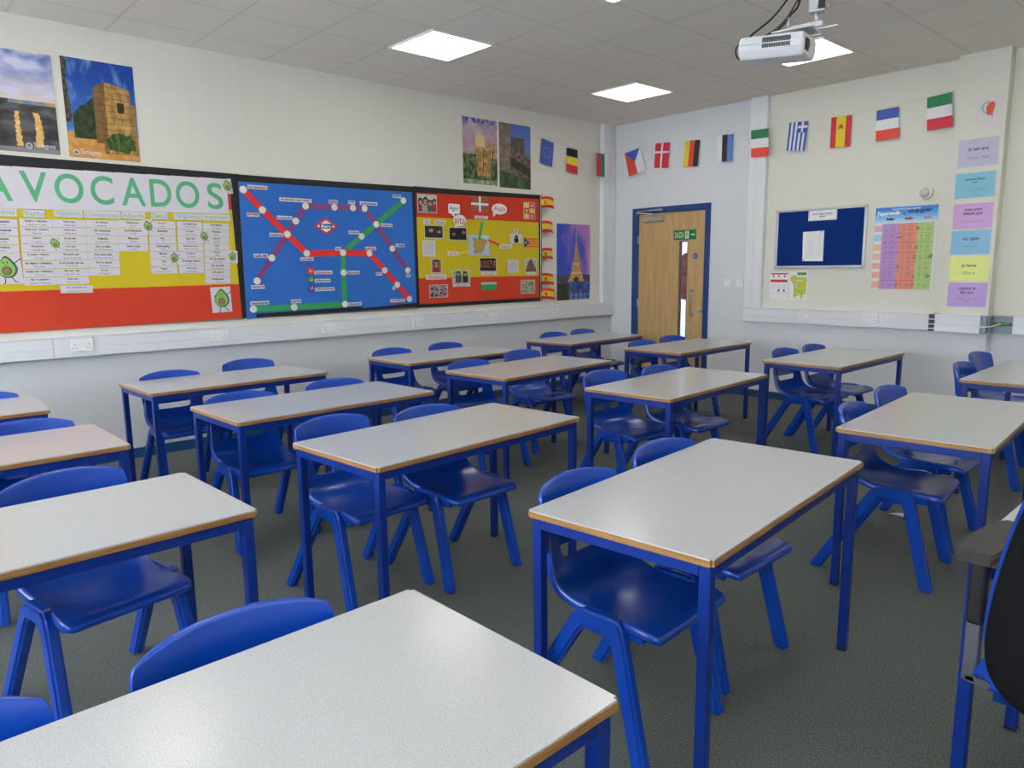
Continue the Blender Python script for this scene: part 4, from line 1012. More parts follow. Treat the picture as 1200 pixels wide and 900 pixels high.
    bubble(-1.952, 2.095, .222, .118, 'Aupa', M_RINK, 'ell', [(-2.05, 2.08), (-1.99, 2.05), (-2.045, 2.005)], 'white oval speech bubble reading Aupa')
    # flags and map
    y, z, w, h = -2.233, 2.134, .24, .161
    o = sheet('paper_flag', LW, R4(y, z, w, h), off, mat('basque_red', (206, 60, 56), .5)); bm = bmesh.new()
    def strip(a, b, t, o_, mi=0):
        (ax, az), (bx, bz) = a, b; dx, dz = bx - ax, bz - az; L = math.hypot(dx, dz); nx, nz_ = -dz / L * t, dx / L * t
        add_poly(bm, LW, [(ax + nx, az + nz_), (ax - nx, az - nz_), (bx - nx, bz - nz_), (bx + nx, bz + nz_)], o_, .0004, mi)
    strip((y - w * .44, z - h * .42), (y + w * .44, z + h * .42), .012, off + .001, 0); strip((y - w * .44, z + h * .42), (y + w * .44, z - h * .42), .012, off + .0012, 0)
    link('green_saltire', bm, mat('basque_green', (50, 130, 84), .5), o); bm = bmesh.new()
    strip((y - w / 2, z), (y + w / 2, z), .012, off + .0018); strip((y, z - h / 2), (y, z + h / 2), .013, off + .002)
    link('white_cross', bm, M_WHITE2, o); tag(o, 'paper Basque flag with white cross and green saltire, top middle of the board', 'flag')
    y, z, w, h = -1.473, 1.738, .219, .128
    o = sheet('paper_flag', LW, R4(y, z, w, h), off, mat('estelada_yellow', (224, 188, 60), .5)); bm = bmesh.new()
    for k in range(4): add_poly(bm, LW, R4(y, z + h * (.5 - (2 * k + 1.5) / 9) , w, h / 9), off + .001, .0004)
    link('red_stripes', bm, M_MRED, o)
    sheet('blue_triangle', LW, [(y - w / 2, z - h / 2), (y - w / 2 + .085, z), (y - w / 2, z + h / 2)], off + .0016, mat('estelada_blue', (52, 66, 130), .5), .0004, o)
    st = [(y - w / 2 + .028 + (.017 if k % 2 == 0 else .007) * math.sin(2 * PI * k / 10), z + (.017 if k % 2 == 0 else .007) * math.cos(2 * PI * k / 10)) for k in range(10)]
    sheet('white_star', LW, st[::-1], off + .0022, M_WHITE2, .0004, o); tag(o, 'paper flag with yellow and red stripes, blue triangle and white star', 'flag')
    o = sheet('paper_flag', LW, R4(-2.122, 1.258, .224, .085), off, M_MGRN); sheet('white_top_band', LW, R4(-2.122, 1.2875, .224, .024), off + .001, mat('pale_mint', (170, 214, 190), .5), .0004, o)
    tag(o, 'small green paper flag with a pale top band, low middle of the board', 'flag')
    y, z = -2.257, 1.698
    o = sheet('map_of_spain', LW, R4(y, z, .294, .215), off, mat('map_sea', (176, 196, 218), .5))
    P = [(-.10, .065), (-.06, .085), (-.02, .07), (.03, .08), (.07, .07), (.125, .06), (.12, .03), (.085, .0), (.075, -.035), (.055, -.07), (.02, -.085), (-.02, -.08), (-.05, -.095), (-.075, -.075), (-.07, -.03), (-.085, .01), (-.07, .04)]
    sheet('land', LW, [(y + a, z + b) for a, b in P], off + .001, noisy('map_land', (196, 160, 60), (180, 150, 70), 25, .6), .0004, o)
    tag(o, 'map of Spain cutout in the middle of the red and yellow board', 'map')
    for (a, b), c, m, t in ((((-2.205, 1.952), (-2.25, 1.765)), 'green', M_MGRN, .016), (((-2.125, 1.757), (-1.963, 1.707)), 'red', mat('pointer_red', (226, 70, 50), .5), .013), (((-2.55, 1.609), (-2.38, 1.642)), 'yellow', mat('pointer_yellow', (224, 202, 40), .5), .012)):
        bm = bmesh.new(); strip(a, b, t, off + .0024); o = link('pointer_strip', bm, m); tag(o, c + ' paper strip pointing to the map of Spain', 'pointer strip', 'pointer strips to the map')
    # little Spanish flags along the right edge
    bm = bmesh.new(); add_tube(bm, [(.030, -1.324, z) for z in (1.06, 1.5, 1.9, 2.29)], .003); tag(link('bunting_tape', bm, M_WHITE2), 'white tape down the right edge of the red and yellow board', 'tape')
    ordn = ['topmost', 'second from the top', 'middle', 'second from the bottom', 'bottom']
    for k, zc in enumerate((2.2, 1.925, 1.612, 1.325, 1.148)):
        bm = bmesh.new(); N = 10; G = []
        for i in range(N + 1):
            s = i / N; yy = -1.322 + .175 * s; xx = .034 + .03 * math.sin(s * 1.6) + .02 * math.sin(s * 3.0 + k)
            dz = .012 * math.sin(s * PI * .9) - .018 * s * (1 if k != 2 else .3)
            G.append([bm.verts.new((xx + .012 * t * t, yy, zc + dz + .0625 - .125 * t)) for t in (0, .25, .75, 1)])
        for i in range(N):
            for j in range(3):
                f = bm.faces.new((G[i][j], G[i + 1][j], G[i + 1][j + 1], G[i][j + 1])); f.material_index = 0 if j != 1 else 1; f.smooth = True
        o = link('little_flag', bm, [mat('flag_red', (214, 36, 40), .5), mat('flag_yellow', (224, 194, 34), .5)])
        md = o.modifiers.new('t', 'SOLIDIFY'); md.thickness = .0008
        c = sheet('coat_of_arms', LW, [(-1.288, zc - .022), (-1.262, zc - .022), (-1.258, zc + .006), (-1.275, zc + .024), (-1.292, zc + .006)], .066, mat('arms_brown', (150, 70, 40), .6), .0006, o)
        tag(o, 'little Spanish flag on the board edge, ' + ordn[k], 'flag', 'little flags on the board edge')
build_spain()

# ------------------------------------------------------------------ posters on the left wall
def p_sea(u, v):
    if v > .52:
        t = (v - .52) / .48; c = mixc((226, 196, 178), (140, 150, 200), t * 1.6); c = mixc(c, (60, 90, 160), (t - .7) * 2.6)
        return mixc(c, (206, 206, 226), .5 + 1.2 * tb(u * .8, v * 2.4, 3, 3))
    if v > .485 and u > .4: return mixc((90, 130, 180), (190, 150, 110), .5 + nz(u, v, 9, 4))
    c = mixc((58, 56, 58), (120, 118, 120), .45 + 1.1 * tb(u * .9, v * 3.2, 3, 11)); c = mixc(c, (30, 30, 36), .35 - v * .4)
    for x0, wd in ((.72 + .04 * math.sin(v * 7), .035 + .05 * (.45 - v)), (.50 + .05 * math.sin(v * 6 + 2) + (v - .2) * .25, .025 + .03 * (.45 - v))):
        if .06 < v < .40 and abs(u - x0 + .015 * nz(u, v, 30, 5)) < wd: c = mixc((214, 160, 84), (236, 200, 130), .5 + nz(u, v, 22, 2))
    if v < .05: c = mixc(c, (170, 168, 172), .6)
    return c
def p_tower(u, v):
    c = mixc((90, 150, 210), (24, 70, 160), v * 1.2); c = mixc(c, (170, 200, 226), .9 * max(0, tb(u * 2, v * 1.2, 3, 20)))
    if v < .26 + .02 * nz(u, v, 9): c = mixc((196, 132, 64), (216, 160, 90), .5 + nz(u, v, 14))
    tl = .18 + .02 * nz(u, v, 12, 2)
    if .20 < v < tl + .25 + .22 * max(0, u - .08) / .35 and .1 < u < .46 and v < .62: c = mixc((30, 46, 26), (62, 78, 40), .5 + tb(u, v, 14, 3))
    if .40 < u < .99 and .06 + .30 * (0 if u > .5 else .35) < v < .80 - .07 * (abs(u - .6) / .4) - (.14 if u > .93 else 0) - (.35 * (.52 - u) if u < .52 else 0):
        c = mixc((196, 160, 96), (166, 122, 66), .5 + tb(u, v, 10, 6))
        if u < .56: c = mixc(c, (96, 66, 40), .62)
        if (v * 16 + .2 * nz(u, v, 6)) % 1 < .12 or (u * 9 + int(v * 16) * .5) % 1 < .06: c = mixc(c, (90, 60, 34), .5)
        if .72 < u < .82 and .50 < v < .60: c = (60, 40, 26)
        if u > .9: c = mixc(c, (120, 84, 48), .4)
    if math.hypot((u - .74) / .22, (v - .18) / .10) < 1 + .25 * nz(u, v, 20, 3): c = mixc((36, 66, 30), (84, 110, 50), .5 + tb(u, v, 18, 2))
    if u < .07 + .03 * nz(u, v, 9, 4) and v > .35: c = mixc((50, 46, 36), (100, 92, 70), .5 + nz(u, v, 25, 4))
    return c
def p_garden(u, v):
    c = mixc((176, 140, 160), (96, 84, 140), max(0, (v - .75) * 4)) if v > .5 else (120, 120, 100)
    c = mixc(c, (206, 180, 190), .5 + tb(u, v, 4, 31))
    if abs(u - .5) < .13 and .55 < v < .80 - .5 * abs(u - .47): c = (222, 196, 140)
    if u > .68 and .45 < v < .66: c = mixc((150, 110, 110), (206, 170, 140), .5 + nz(u, v, 16, 5))
    if .36 < u < .88 and .12 < v < .57: c = mixc((216, 176, 96), (150, 104, 60), .5 + .8 * tb(u, v, 12, 33)); c = mixc(c, (90, 60, 40), .8 if (u * 14) % 1 < .3 and (v * 5) % 1 < .7 else 0)
    if v < .45 and (u < .42 + .1 * nz(u, v, 8, 7)) or v < .13 or (u > .82 and v < .42): c = mixc((40, 56, 34), (112, 132, 80), .5 + tb(u, v, 12, 35))
    if v < .07: c = mixc((90, 130, 60), (190, 190, 180), .5 + nz(u, v, 14, 8))
    if v > .93: c = mixc((70, 60, 130), (190, 180, 214), .5 + 1.5 * nz(u * 2, v, 8, 9))
    return c
def p_castle(u, v):
    c = mixc((130, 150, 206), (84, 110, 184), v)
    if u < .33 and v > .18: c = mixc((150, 134, 110), (112, 98, 80), .5 + tb(u, v, 10, 41))
    if .36 < u < .80 and .5 < v < .80: c = mixc((108, 92, 84), (78, 66, 62), .5 + tb(u, v, 12, 42))
    if v < .60 - .12 * max(0, u - .5) and u > .33: c = mixc((136, 118, 100), (80, 70, 64), .5 + 1.2 * tb(u, v * 1.8, 9, 43))
    if v < .50 - .25 * (u - .3) and v > .36 - .25 * (u - .3) and u > .33: c = mixc((44, 40, 40), (70, 62, 58), .5 + nz(u, v, 12, 5))
    if v < .27 - .12 * u: c = mixc((46, 66, 46), (80, 100, 66), .5 + tb(u, v, 7, 44))
    return c
def p_eiffel(u, v):
    t = u * .8 + v * .35; c = mixc((60, 84, 190), (176, 120, 200), (t - .45) * 1.5 + .9 * tb(u * 1.4 + v, v * .8 - u, 2.2, 51)); c = mixc(c, (222, 150, 190), max(0, u - .75) * 2.2)
    if v < .33: c = mixc((62, 60, 96), (120, 92, 80), .35 + nz(u, v * 2, 22, 52) * .9)
    if v < .24: c = mixc((40, 62, 130), (90, 110, 170), .5 + tb(u, v, 7, 53))
    if u < .35 and v < .22: c = mixc((40, 60, 50), (80, 70, 60), .5 + nz(u, v, 18, 5))
    if v < .10 and u > .4 and (abs(((u * 7) % 1) - .5) > .38 or (v * 18) % 1 < .25): c = (130, 150, 200)
    if .24 < v < .90:
        tt = (v - .24) / .66; hw = .235 * (1 - tt) ** 2.3 + .014
        if abs(u - .58) < hw and not (tt < .10 and abs(u - .58) < .10 - tt * .6):
            c = mixc((232, 196, 120), (170, 118, 66), .5 + .9 * nz(u, v, 34, 54))
            if abs(tt - .17) < .012 or abs(tt - .36) < .012: c = (240, 214, 150)
            if tt > .36 and abs(u - .58) < hw * .3: c = mixc(c, (150, 100, 60), .5)
    return c
def build_posters():
    o = picture('poster', LW, -6.370, 2.625, .475, .672, p_sea, .004, 74, 104); tag(o, 'seascape poster with gold reflections under a cloudy sky, cut off at the left edge', 'poster', 'travel posters on the left wall')
    def emblem(y, z, o):
        bm = bmesh.new(); add_poly(bm, LW, ell(y, z, .020, .020, 18), .0052, .0003); link('round_logo', bm, mat('logo_white', (206, 206, 210), .5), o)
        bm = bmesh.new(); add_poly(bm, LW, ell(y, z, .013, .013, 16), .0057, .0003); link('logo_inner', bm, mat('logo_grey', (120, 120, 124), .5), o)
        text(LW, 'Tarragona', y + .092, z + .002, mat('logo_white', (206, 206, 210), .5), .0056, o, w=.135, h=.045, bold=.01, stretch=True)
    emblem(-6.318, 2.335, o)
    o = picture('poster', LW, -5.838, 2.628, .475, .69, p_tower, .004, 80, 116); tag(o, 'poster of a square stone tower under a deep blue sky', 'poster', 'travel posters on the left wall')
    emblem(-6.03, 2.318, o)
    o = picture('poster', LW, -2.198, 2.682, .48, .678, p_garden, .004, 60, 84); tag(o, 'poster of yellow arches above green gardens under a violet sky', 'poster', 'travel posters on the left wall')
    o = picture('poster', LW, -1.69, 2.678, .475, .69, p_castle, .004, 60, 84); tag(o, 'poster of a dark castle keep above ruined walls', 'poster', 'travel posters on the left wall')
    o = picture('poster', LW, -.729, 1.513, .597, .915, p_eiffel, .004, 96, 144); tag(o, 'tall poster of a golden lattice tower in a blue and violet dusk sky', 'poster', 'travel posters on the left wall')
build_posters()

# ------------------------------------------------------------------ string of flags
F_RED = mat('bunting_red', (212, 44, 60), .55); F_RED2 = mat('bunting_orange_red', (228, 72, 52), .55); F_BLUE = mat('bunting_blue', (62, 92, 180), .55); F_WHITE = mat('bunting_white', (230, 230, 232), .55)
F_BLACK = mat('bunting_black', (40, 40, 42), .55); F_YEL = mat('bunting_yellow', (226, 206, 44), .55); F_GRN = mat('bunting_green', (40, 126, 84), .55); F_LB = mat('bunting_light_blue', (84, 126, 204), .55); F_TEAL = mat('bunting_teal', (40, 140, 120), .55)
def flag(pl, q, shapes, label, extra=0.0):
    """q: corners TL, TR, BR, BL on the wall; shapes in (s right, t down) with a material"""
    TLc, TR_, BR_, BL_ = q
    def mp(s, t):
        a = (TLc[0] * (1 - s) + TR_[0] * s) * (1 - t) + (BL_[0] * (1 - s) + BR_[0] * s) * t
        b = (TLc[1] * (1 - s) + TR_[1] * s) * (1 - t) + (BL_[1] * (1 - s) + BR_[1] * s) * t
        return a, b
    zt = max(c[1] for c in q)
    bow = lambda a, b: .010 + .05 * (zt - b) + .06 * (zt - b) * extra
    bm = bmesh.new(); mats = []
    for k, (pts, m, lev) in enumerate(shapes):
        if m not in mats: mats.append(m)
        add_poly(bm, pl, [mp(s, t) for s, t in pts][::-1], .002 + .0006 * lev, .0005, mats.index(m), bow)
    o = link('bunting_flag', bm, mats)
    tag(o, label, 'flag', 'paper flags on the string')
def rr(s0, s1, t0, t1): return [(s0, t0), (s1, t0), (s1, t1), (s0, t1)]
def v3(a, b, c): return [(rr(0, 1 / 3, 0, 1), a, 0), (rr(1 / 3, 2 / 3, 0, 1), b, 0), (rr(2 / 3, 1, 0, 1), c, 0)]
def h3(a, b, c): return [(rr(0, 1, 0, 1 / 3), a, 0), (rr(0, 1, 1 / 3, 2 / 3), b, 0), (rr(0, 1, 2 / 3, 1), c, 0)]
def build_flags():
    stars = [(rr(0, 1, 0, 1), F_BLUE, 0)]
    for k in range(12):
        a = 2 * PI * k / 12; cx, cy = .5 + .30 * math.cos(a), .5 + .21 * math.sin(a)
        stars.append(([(cx + (.04 if q % 2 == 0 else .016) * math.sin(2 * PI * q / 10), cy - (.028 if q % 2 == 0 else .011) * math.cos(2 * PI * q / 10)) for q in range(10)], F_YEL, 1))
    flag(LW, [(-1.278, 2.919), (-1.082, 2.883), (-1.126, 2.61), (-1.322, 2.641)], stars, 'blue flag with a ring of yellow stars, first on the string')
    flag(LW, [(-.865, 2.856), (-.671, 2.845), (-.685, 2.556), (-.88, 2.58)], h3(F_BLACK, F_YEL, F_RED), 'black, yellow and red flag on the left wall')
    flag(PL((.064, 0, 0), (0, 1, 0), (1, 0, 0)), [(-.395, 2.83), (-.175, 2.83), (-.215, 2.547), (-.44, 2.549)], v3(F_RED, F_TEAL, F_WHITE), 'red, green and white flag beside the corner trunking', 1.6)
    flag(BW, [(.205, 2.844), (.429, 2.882), (.564, 2.611), (.304, 2.556)], [([(0, 0), (.5, .5), (.5, 1), (0, 1)], F_RED2, 0), ([(.5, .5), (1, 0), (1, 1), (.5, 1)], F_WHITE, 0), ([(0, 0), (1, 0), (.5, .5)], F_BLUE, 0)], 'flag with a blue triangle above red and white halves, tilted', 1.0)
    w = .07
    flag(BW, [(.67, 2.907), (.879, 2.89), (.862, 2.6), (.664, 2.621)], [(rr(0, 1, 0, 1), F_RED, 0), (rr(.42, .55, 0, 1), F_WHITE, 1), (rr(0, 1, .33, .41), F_WHITE, 2)], 'red flag with a white cross')
    flag(BW, [(1.092, 2.881), (1.286, 2.865), (1.273, 2.575), (1.077, 2.587)], v3(F_YEL, F_RED2, F_BLACK), 'flag with yellow, red and black upright stripes')
    flag(BW, [(1.505, 2.88), (1.707, 2.872), (1.708, 2.584), (1.52, 2.591)], v3(F_WHITE, F_BLACK, F_LB), 'flag with white, black and blue upright stripes')
    flag(BW, [(1.92, 2.905), (2.126, 2.901), (2.149, 2.613), (1.942, 2.62)], h3(F_GRN, F_WHITE, F_RED2), 'green, white and orange flag hanging over the vertical trunking', -2) if False else None
    bwf = PL((0, -.062, 0), (1, 0, 0), (0, -1, 0))
    flag(bwf, [(1.955, 2.865), (2.155, 2.861), (2.178, 2.578), (1.975, 2.585)], h3(F_GRN, F_WHITE, F_RED2), 'green, white and orange flag hanging over the vertical trunking')
    g = [(rr(0, 1, 0, 1), F_BLUE, 0)] + [(rr((2 * k + 1) / 9, (2 * k + 2) / 9, 0 if (2 * k + 1) / 9 < .44 else .38, 1), F_WHITE, 1) for k in range(4)] + [(rr(.67, .78, 0, .36), F_WHITE, 1), (rr(.48, 1, .14, .22), F_WHITE, 2)]
    flag(BW, [(2.352, 2.894), (2.551, 2.881), (2.531, 2.593), (2.338, 2.616)], g, 'blue and white striped flag with a white cross in its upper right corner')
    flag(BW, [(2.785, 2.878), (2.984, 2.872), (2.985, 2.577), (2.793, 2.585)], [(rr(0, .27, 0, 1), F_RED, 0), (rr(.27, .73, 0, 1), F_YEL, 0), (rr(.73, 1, 0, 1), F_RED, 0), ([(.36, .42), (.42, .28), (.50, .24), (.60, .30), (.64, .42), (.52, .38)], F_RED2, 1)], 'flag with red, yellow and red upright stripes and a small emblem')
    flag(BW, [(3.213, 2.875), (3.409, 2.881), (3.436, 2.597), (3.231, 2.593)], h3(F_BLUE, F_WHITE, F_RED2), 'blue, white and red flag, second from the right end', .8)
    flag(BW, [(3.645, 2.916), (3.843, 2.932), (3.879, 2.632), (3.673, 2.625)], h3(F_GRN, F_WHITE, F_RED), 'green, white and red flag at the right end of the string', .8)
    pts = [(.006, -1.34, 2.925), (.012, -1.1, 2.905), (.012, -.76, 2.862), (.066, -.40, 2.842), (.072, -.18, 2.842), (.066, -.07, 2.85), (.07, -.03, 2.85), (.25, -.012, 2.862), (.5, -.012, 2.90), (.78, -.012, 2.902), (1.19, -.012, 2.885), (1.6, -.012, 2.885), (1.92, -.066, 2.885),
           (2.05, -.074, 2.872), (2.14, -.066, 2.885), (2.45, -.012, 2.895), (2.88, -.012, 2.885), (3.31, -.012, 2.89), (3.74, -.012, 2.93), (3.91, -.012, 2.945)]
    bm = bmesh.new(); add_tube(bm, pts, .0016, 6); tag(link('flag_string', bm, mat('string_white', (214, 212, 205), .7)), 'thin white string carrying the paper flags around the corner', 'string')
build_flags()

# ------------------------------------------------------------------ back wall items
def build_back_items():
    e = empty('notice_board', (2.72, 0, 1.42)); l = e.location.copy()
    bm = bmesh.new(); add_box(bm, (2.275, -.010, 1.435), (3.165, -.002, 1.995))
    for v in bm.verts: v.co -= l
    link('felt_panel', bm, noisy('navy_felt', (16, 44, 110), (22, 54, 124), 200, .95, .1), e)
    bm = bmesh.new(); x0, x1, z0, z1, t = 2.254, 3.188, 1.413, 2.018, .026
    for lo, hi in (((x0, -.02, z0), (x1, -.001, z0 + t)), ((x0, -.02, z1 - t), (x1, -.001, z1)), ((x0, -.02, z0 + t), (x0 + t, -.001, z1 - t)), ((x1 - t, -.02, z0 + t), (x1, -.001, z1 - t))): add_box(bm, lo, hi, 0, .004)
    for v in bm.verts: v.co -= l
    link('frame', bm, M_ALU, e)
    bm = bmesh.new()
    for cx in (x0 + .013, x1 - .013):
        for cz in (z0 + .013, z1 - .013): add_box(bm, (cx - .016, -.023, cz - .016), (cx + .016, -.0005, cz + .016), 0, .006)
    for v in bm.verts: v.co -= l
    link('corner_cap', bm, mat('cap_grey', (176, 178, 182), .4), e)
    tag(e, 'dark blue felt notice board with a silver frame on the back wall', 'notice board')
    o = sheet('notice_label', BW, R4(2.748, 1.944, .292, .108, .0), .0112, M_WHITE2); bm = bmesh.new()
    for a in ((2.748, 1.994, .278, .0025), (2.748, 1.896, .278, .0025), (2.61, 1.944, .0025, .098), (2.886, 1.944, .0025, .098)): add_poly(bm, BW, R4(*a), .0124, .0003)
    link('border_line', bm, M_GINK, o); text(BW, 'Form Tutor Notice\nBoard', 2.748, 1.944, M_INK, .0126, o, w=.20, h=.062, bold=.02)
    tag(o, 'white label reading Form Tutor Notice Board at the top of the blue notice board', 'label')
    o = sheet('pinned_sheet', BW, [(2.56, 1.487), (2.776, 1.483), (2.774, 1.788), (2.553, 1.783)], .0112, M_WHITE2); bm = bmesh.new()
    for k in range(13):
        add_poly(bm, BW, R4(2.64, 1.755 - k * .019, .10, .003), .0124, .0003)
        add_poly(bm, BW, R4(2.73, 1.755 - k * .019, .04, .003), .0124, .0003)
    link('printed_lines', bm, mat('pale_print', (196, 196, 202), .7), o); tag(o, 'white printed sheet pinned in the middle of the blue notice board', 'sheet')
    for (x, z), d in (((2.745, 1.776), 'at its top right corner'), ((2.572, 1.497), 'at its bottom left corner')):
        bm = bmesh.new(); add_cyl(bm, tuple(BW.p(x, z, .0122)), tuple(BW.p(x, z, .018)), .006, .004, 12); tag(link('drawing_pin', bm, M_DKGREY), 'dark drawing pin holding the white sheet ' + d, 'pin', 'drawing pins')
    # two small sheets below
    o = sheet('wall_notice', BW, R4(2.309, 1.228, .206, .29), .002, M_WHITE2)
    bm = bmesh.new(); add_poly(bm, BW, R4(2.309, 1.357, .19, .014), .0034, .0003); add_poly(bm, BW, R4(2.309, 1.282, .19, .026), .0034, .0003)
    link('red_bars', bm, mat('notice_red', (196, 44, 60), .6), o)
    bm = bmesh.new()
    for k in (-1, 0, 1): add_poly(bm, BW, ell(2.309 + k * .062, 1.331, .010, .010, 12), .0034, .0003)
    for k in (0, 1): add_poly(bm, BW, ell(2.309 + k * .062 , 1.18, .010, .014, 12), .0034, .0003)
    link('small_icons', bm, mat('icon_red', (120, 40, 56), .6), o)
    bm = bmesh.new()
    for z in (1.232, 1.206, 1.152):
        for k in (-1, 0, 1): add_poly(bm, BW, R4(2.309 + k * .062, z, .042, .003), .0034, .0003)
    link('print', bm, M_GINK, o); tag(o, 'small white notice with red bars and icons below the blue notice board', 'notice')
    o = sheet('paper_map', BW, R4(2.526, 1.23, .195, .288), .002, M_WHITE2)
    P = [(2.44, 1.33), (2.50, 1.345), (2.50, 1.325), (2.615, 1.32), (2.61, 1.15), (2.575, 1.14), (2.58, 1.10), (2.555, 1.10), (2.55, 1.14), (2.52, 1.13), (2.48, 1.10), (2.475, 1.24), (2.452, 1.28), (2.437, 1.28)]
    sheet('map_area', BW, P, .0032, noisy('map_yellow', (204, 212, 40), (180, 196, 60), 60, .6), .0003, o)
    bm = bmesh.new(); add_poly(bm, BW, R4(2.56, 1.357, .10, .028), .0038, .0003); link('green_key', bm, mat('map_green', (70, 150, 84), .6), o)
    bm = bmesh.new()
    for a in ((2.53, 1.285, .09, .012), (2.50, 1.235, .014, .06), (2.56, 1.20, .07, .006), (2.52, 1.15, .05, .008)): add_poly(bm, BW, R4(*a), .0038, .0003)
    link('white_blocks', bm, M_WHITE, o); tag(o, 'small white sheet with a yellow and green site plan below the blue notice board', 'plan')
    # grammar poster
    cx, cz, w, h = 3.534, 1.592, .545, .765
    def gram(u, v):
        if v > .965: return (58, 136, 214)
        if v > .80: return mixc((214, 228, 240), (66, 150, 222), (v - .80) / .14)
        c = (226, 228, 232)
        r = int((.80 - v) / .80 * 7); fr = ((.80 - v) / .80 * 7) % 1
        if u < .13:
            if .12 < fr < .82: c = [(228, 150, 180), (150, 196, 230), (236, 176, 150), (240, 170, 140), (238, 160, 130), (238, 164, 136), (238, 160, 130)][r]
        elif u < .41: c = (174, 124, 196) if fr > .1 else (150, 90, 180)
        elif u < .70: c = (230, 120, 92) if fr > .1 else (222, 84, 70)
        elif u < .97: c = (160, 200, 96) if fr > .08 else (126, 178, 72)
        if .15 < u < .95 and .2 < fr < .9:
            q = (u - .13) % .285
            if .05 < q < .10 or .13 < q < .22:
                if int(v * 150) % 2 == 0: c = mixc(c, (90, 70, 90), .35)
        for bx, br in ((.42, 1), (.70, 0), (.70, 2), (.67, 3), (.42, 4), (.68, 5), (.41, 6), (.68, 6), (.92, 5), (.93, 3)):
            vz = .80 - (br + .55) * .80 / 7
            if math.hypot((u - bx) / .032, (v - vz) / .026) < 1 + .7 * nz(u, v, 30, bx): c = mixc(c, (90, 80, 66), .55 + nz(u, v, 24, br))
        return mixc(c, (232, 226, 222), .22) if v < .80 else c
    o = picture('grammar_poster', BW, cx, cz, w, h, gram, .003, 84, 120, .006)
    text(BW, "J'apprends", cx - .155, cz + .325, M_WHITE2, .0055, o, w=.24, h=.05, bold=.045, rot=.02)
    text(BW, 'à', cx - .012, cz + .318, mat('dark_blue_ink', (40, 60, 120), .6), .0055, o, w=.02, h=.03, bold=.02)
    text(BW, 'conjuguer', cx + .12, cz + .335, mat('dark_blue_ink', (40, 60, 120), .6), .0055, o, w=.24, h=.05, bold=.045, rot=.03)
    text(BW, 'Aujourd\'hui, hier, demain', cx, cz + .362, M_WHITE2, .0055, o, w=.44, h=.024, bold=.01, rot=.0)
    for x, mm in ((cx - .135, M_INK), (cx + .03, mat('poster_maroon', (140, 60, 60), .6)), (cx + .19, mat('poster_pink', (226, 110, 120), .6))):
        bm = bmesh.new(); add_poly(bm, BW, [(x - .035, cz + .262), (x + .03, cz + .262), (x + .045, cz + .282), (x + .02, cz + .272), (x + .01, cz + .290), (x - .01, cz + .276), (x - .03, cz + .288)], .0045, .0003); link('small_drawing', bm, mm, o)
    tag(o, 'colourful French verb poster with purple, red and green columns on the back wall', 'poster')
    # coloured phrase cards on the pilaster
    cards = [(4.118, 2.378, .232, 'lilac', (190, 182, 206), 'je sais que', 'I know that', -.0), (4.114, 2.108, .21, 'upper blue', (116, 184, 208), 'certains disent\nque', 'some people say\nthat', 0), (4.118, 1.848, .212, 'pink', (200, 148, 208), 'mes amis\ndisent que', 'my friends say that', 0),
             (4.118, 1.624, .206, 'lower blue', (112, 176, 210), 'vu que', 'seeing that', 0), (4.122, 1.398, .212, 'yellow', (222, 228, 116), "je l'aime", 'I like it', 0), (4.124, 1.172, .21, 'bottom purple', (182, 146, 214), 'malgré le\nfait que', 'despite the fact\nthat', 0)]
    for x, z, h, nm, col, t1, t2, r in cards:
        o = sheet('phrase_card', PW, R4(x, z, .302, h, .012 if nm in ('lilac', 'upper blue', 'pink') else 0), .0015, mat('card_' + nm.replace(' ', '_'), col, .3, .5))
        two = '\n' in t1
        text(PW, t1, x, z + h * (.17 if two else .12), M_INK, .0030, o, w=.18 if not two else .15, h=.066 if two else .034, bold=.02)
        text(PW, t2, x, z - h * (.22 if two else .17), M_GINK, .0030, o, w=.17, h=.026 if '\n' not in t2 else .05)
        tag(o, nm + ' laminated phrase card on the pilaster reading ' + t1.replace('\n', ' '), 'card', 'phrase cards on the pilaster')
    o = sheet('paper_sheet', PW, [(4.079, 2.61), (4.236, 2.566), (4.286, 2.826), (4.086, 2.85)], .0025, mat('thin_white_paper', (220, 212, 212), .5), .0008)
    k = lambda P: [(4.170 + a, 2.716 + b) for a, b in P]
    sheet('red_island', PW, k([(-.005, .055), (.02, .065), (.042, .055), (.045, .02), (.035, -.01), (.03, -.04), (.034, -.075), (.018, -.04), (-.005, -.045), (-.015, -.01), (-.02, .02)]), .0036, mat('island_red', (214, 86, 58), .6), .0004, o)
    bm = bmesh.new()
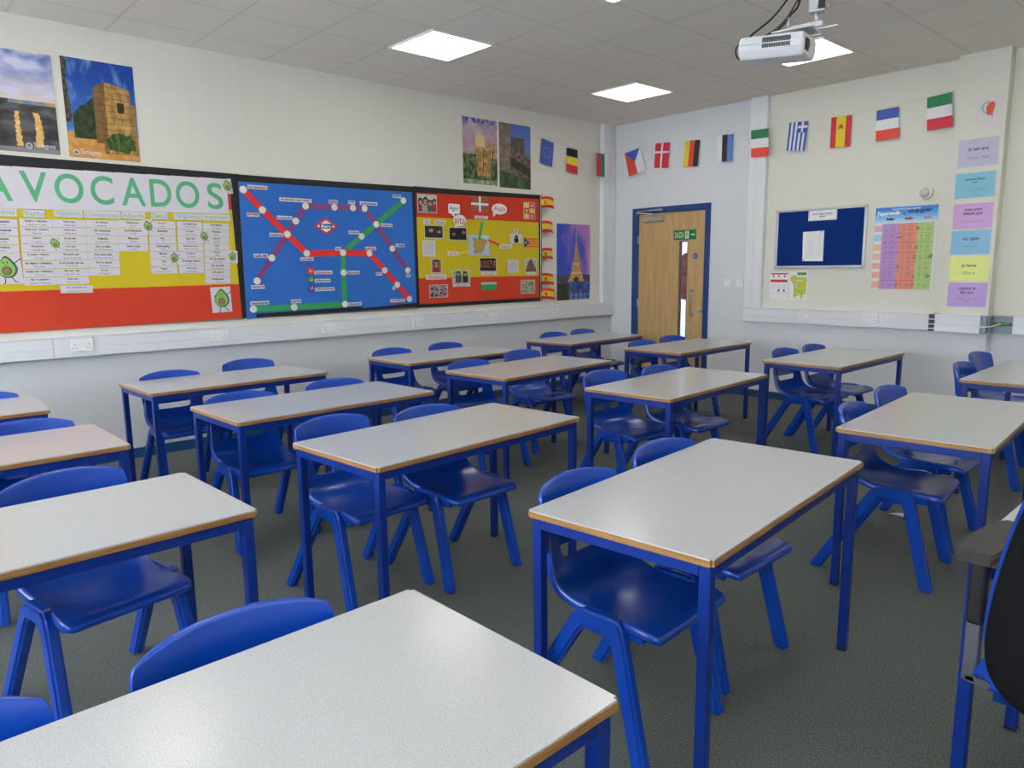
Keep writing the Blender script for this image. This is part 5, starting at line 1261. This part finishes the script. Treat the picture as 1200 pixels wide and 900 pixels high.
    for i in range(7):
        a = math.radians(110 + i * 20); b = math.radians(124 + i * 20); add_poly(bm, PW, k([(.02 + .075 * math.cos(a), .02 + .06 * math.sin(a)), (.02 + .060 * math.cos(a), .02 + .048 * math.sin(a)), (.02 + .060 * math.cos(b), .02 + .048 * math.sin(b)), (.02 + .075 * math.cos(b), .02 + .06 * math.sin(b))]), .0036, .0004)
    link('grey_arc', bm, mat('arc_grey', (120, 150, 150), .6), o); tag(o, 'white tilted paper sheet with a red shape and grey arc high on the pilaster', 'sheet')
build_back_items()

# ------------------------------------------------------------------ scraps and marks
def build_small():
    bm = bmesh.new(); P = [(4.63, -3.02), (4.72, -3.06), (4.80, -3.05), (4.74, -2.99), (4.67, -2.97)]
    T = [bm.verts.new((x, y, .004 + .012 * (i % 2))) for i, (x, y) in enumerate(P)]; B = [bm.verts.new((x, y, .001 + .011 * (i % 2))) for i, (x, y) in enumerate(P)]
    bm.faces.new(T); bm.faces.new(B[::-1])
    for i in range(5): bm.faces.new((T[i], T[(i + 1) % 5], B[(i + 1) % 5], B[i]))
    tag(link('paper_scrap', bm, M_WHITE2), 'torn scrap of white paper on the carpet under the right table', 'paper')
build_small()

# ------------------------------------------------------------------ camera, world, colour
F = 851.58; pitch = .157925; roll = -.0120919; yaw = -.830392; cpos = Vector((6.16133, -7.40614, 1.44928))
f = Vector((math.sin(yaw) * math.cos(pitch), math.cos(yaw) * math.cos(pitch), -math.sin(pitch)))
r = Vector((math.cos(yaw), -math.sin(yaw), 0)); u = r.cross(f)
r2 = math.cos(roll) * r + math.sin(roll) * u; u2 = -math.sin(roll) * r + math.cos(roll) * u
cam = bpy.data.cameras.new('camera'); co = bpy.data.objects.new('camera', cam); C.objects.link(co)
cam.sensor_width = 36; cam.lens = F / 1200 * 36; cam.clip_start = .02
mw = Matrix((r2, u2, -f)).transposed().to_4x4(); mw.translation = cpos; co.matrix_world = mw
bpy.context.scene.camera = co
w = bpy.data.worlds.new('w'); bpy.context.scene.world = w; w.use_nodes = True
bg = w.node_tree.nodes['Background']; bg.inputs[0].default_value = (.82, .90, 1.0, 1); bg.inputs[1].default_value = 15.0
vs = bpy.context.scene.view_settings
vs.view_transform = 'Standard'; vs.look = 'None'; vs.gamma = 1; vs.exposure = 0.30; vs.use_curve_mapping = False
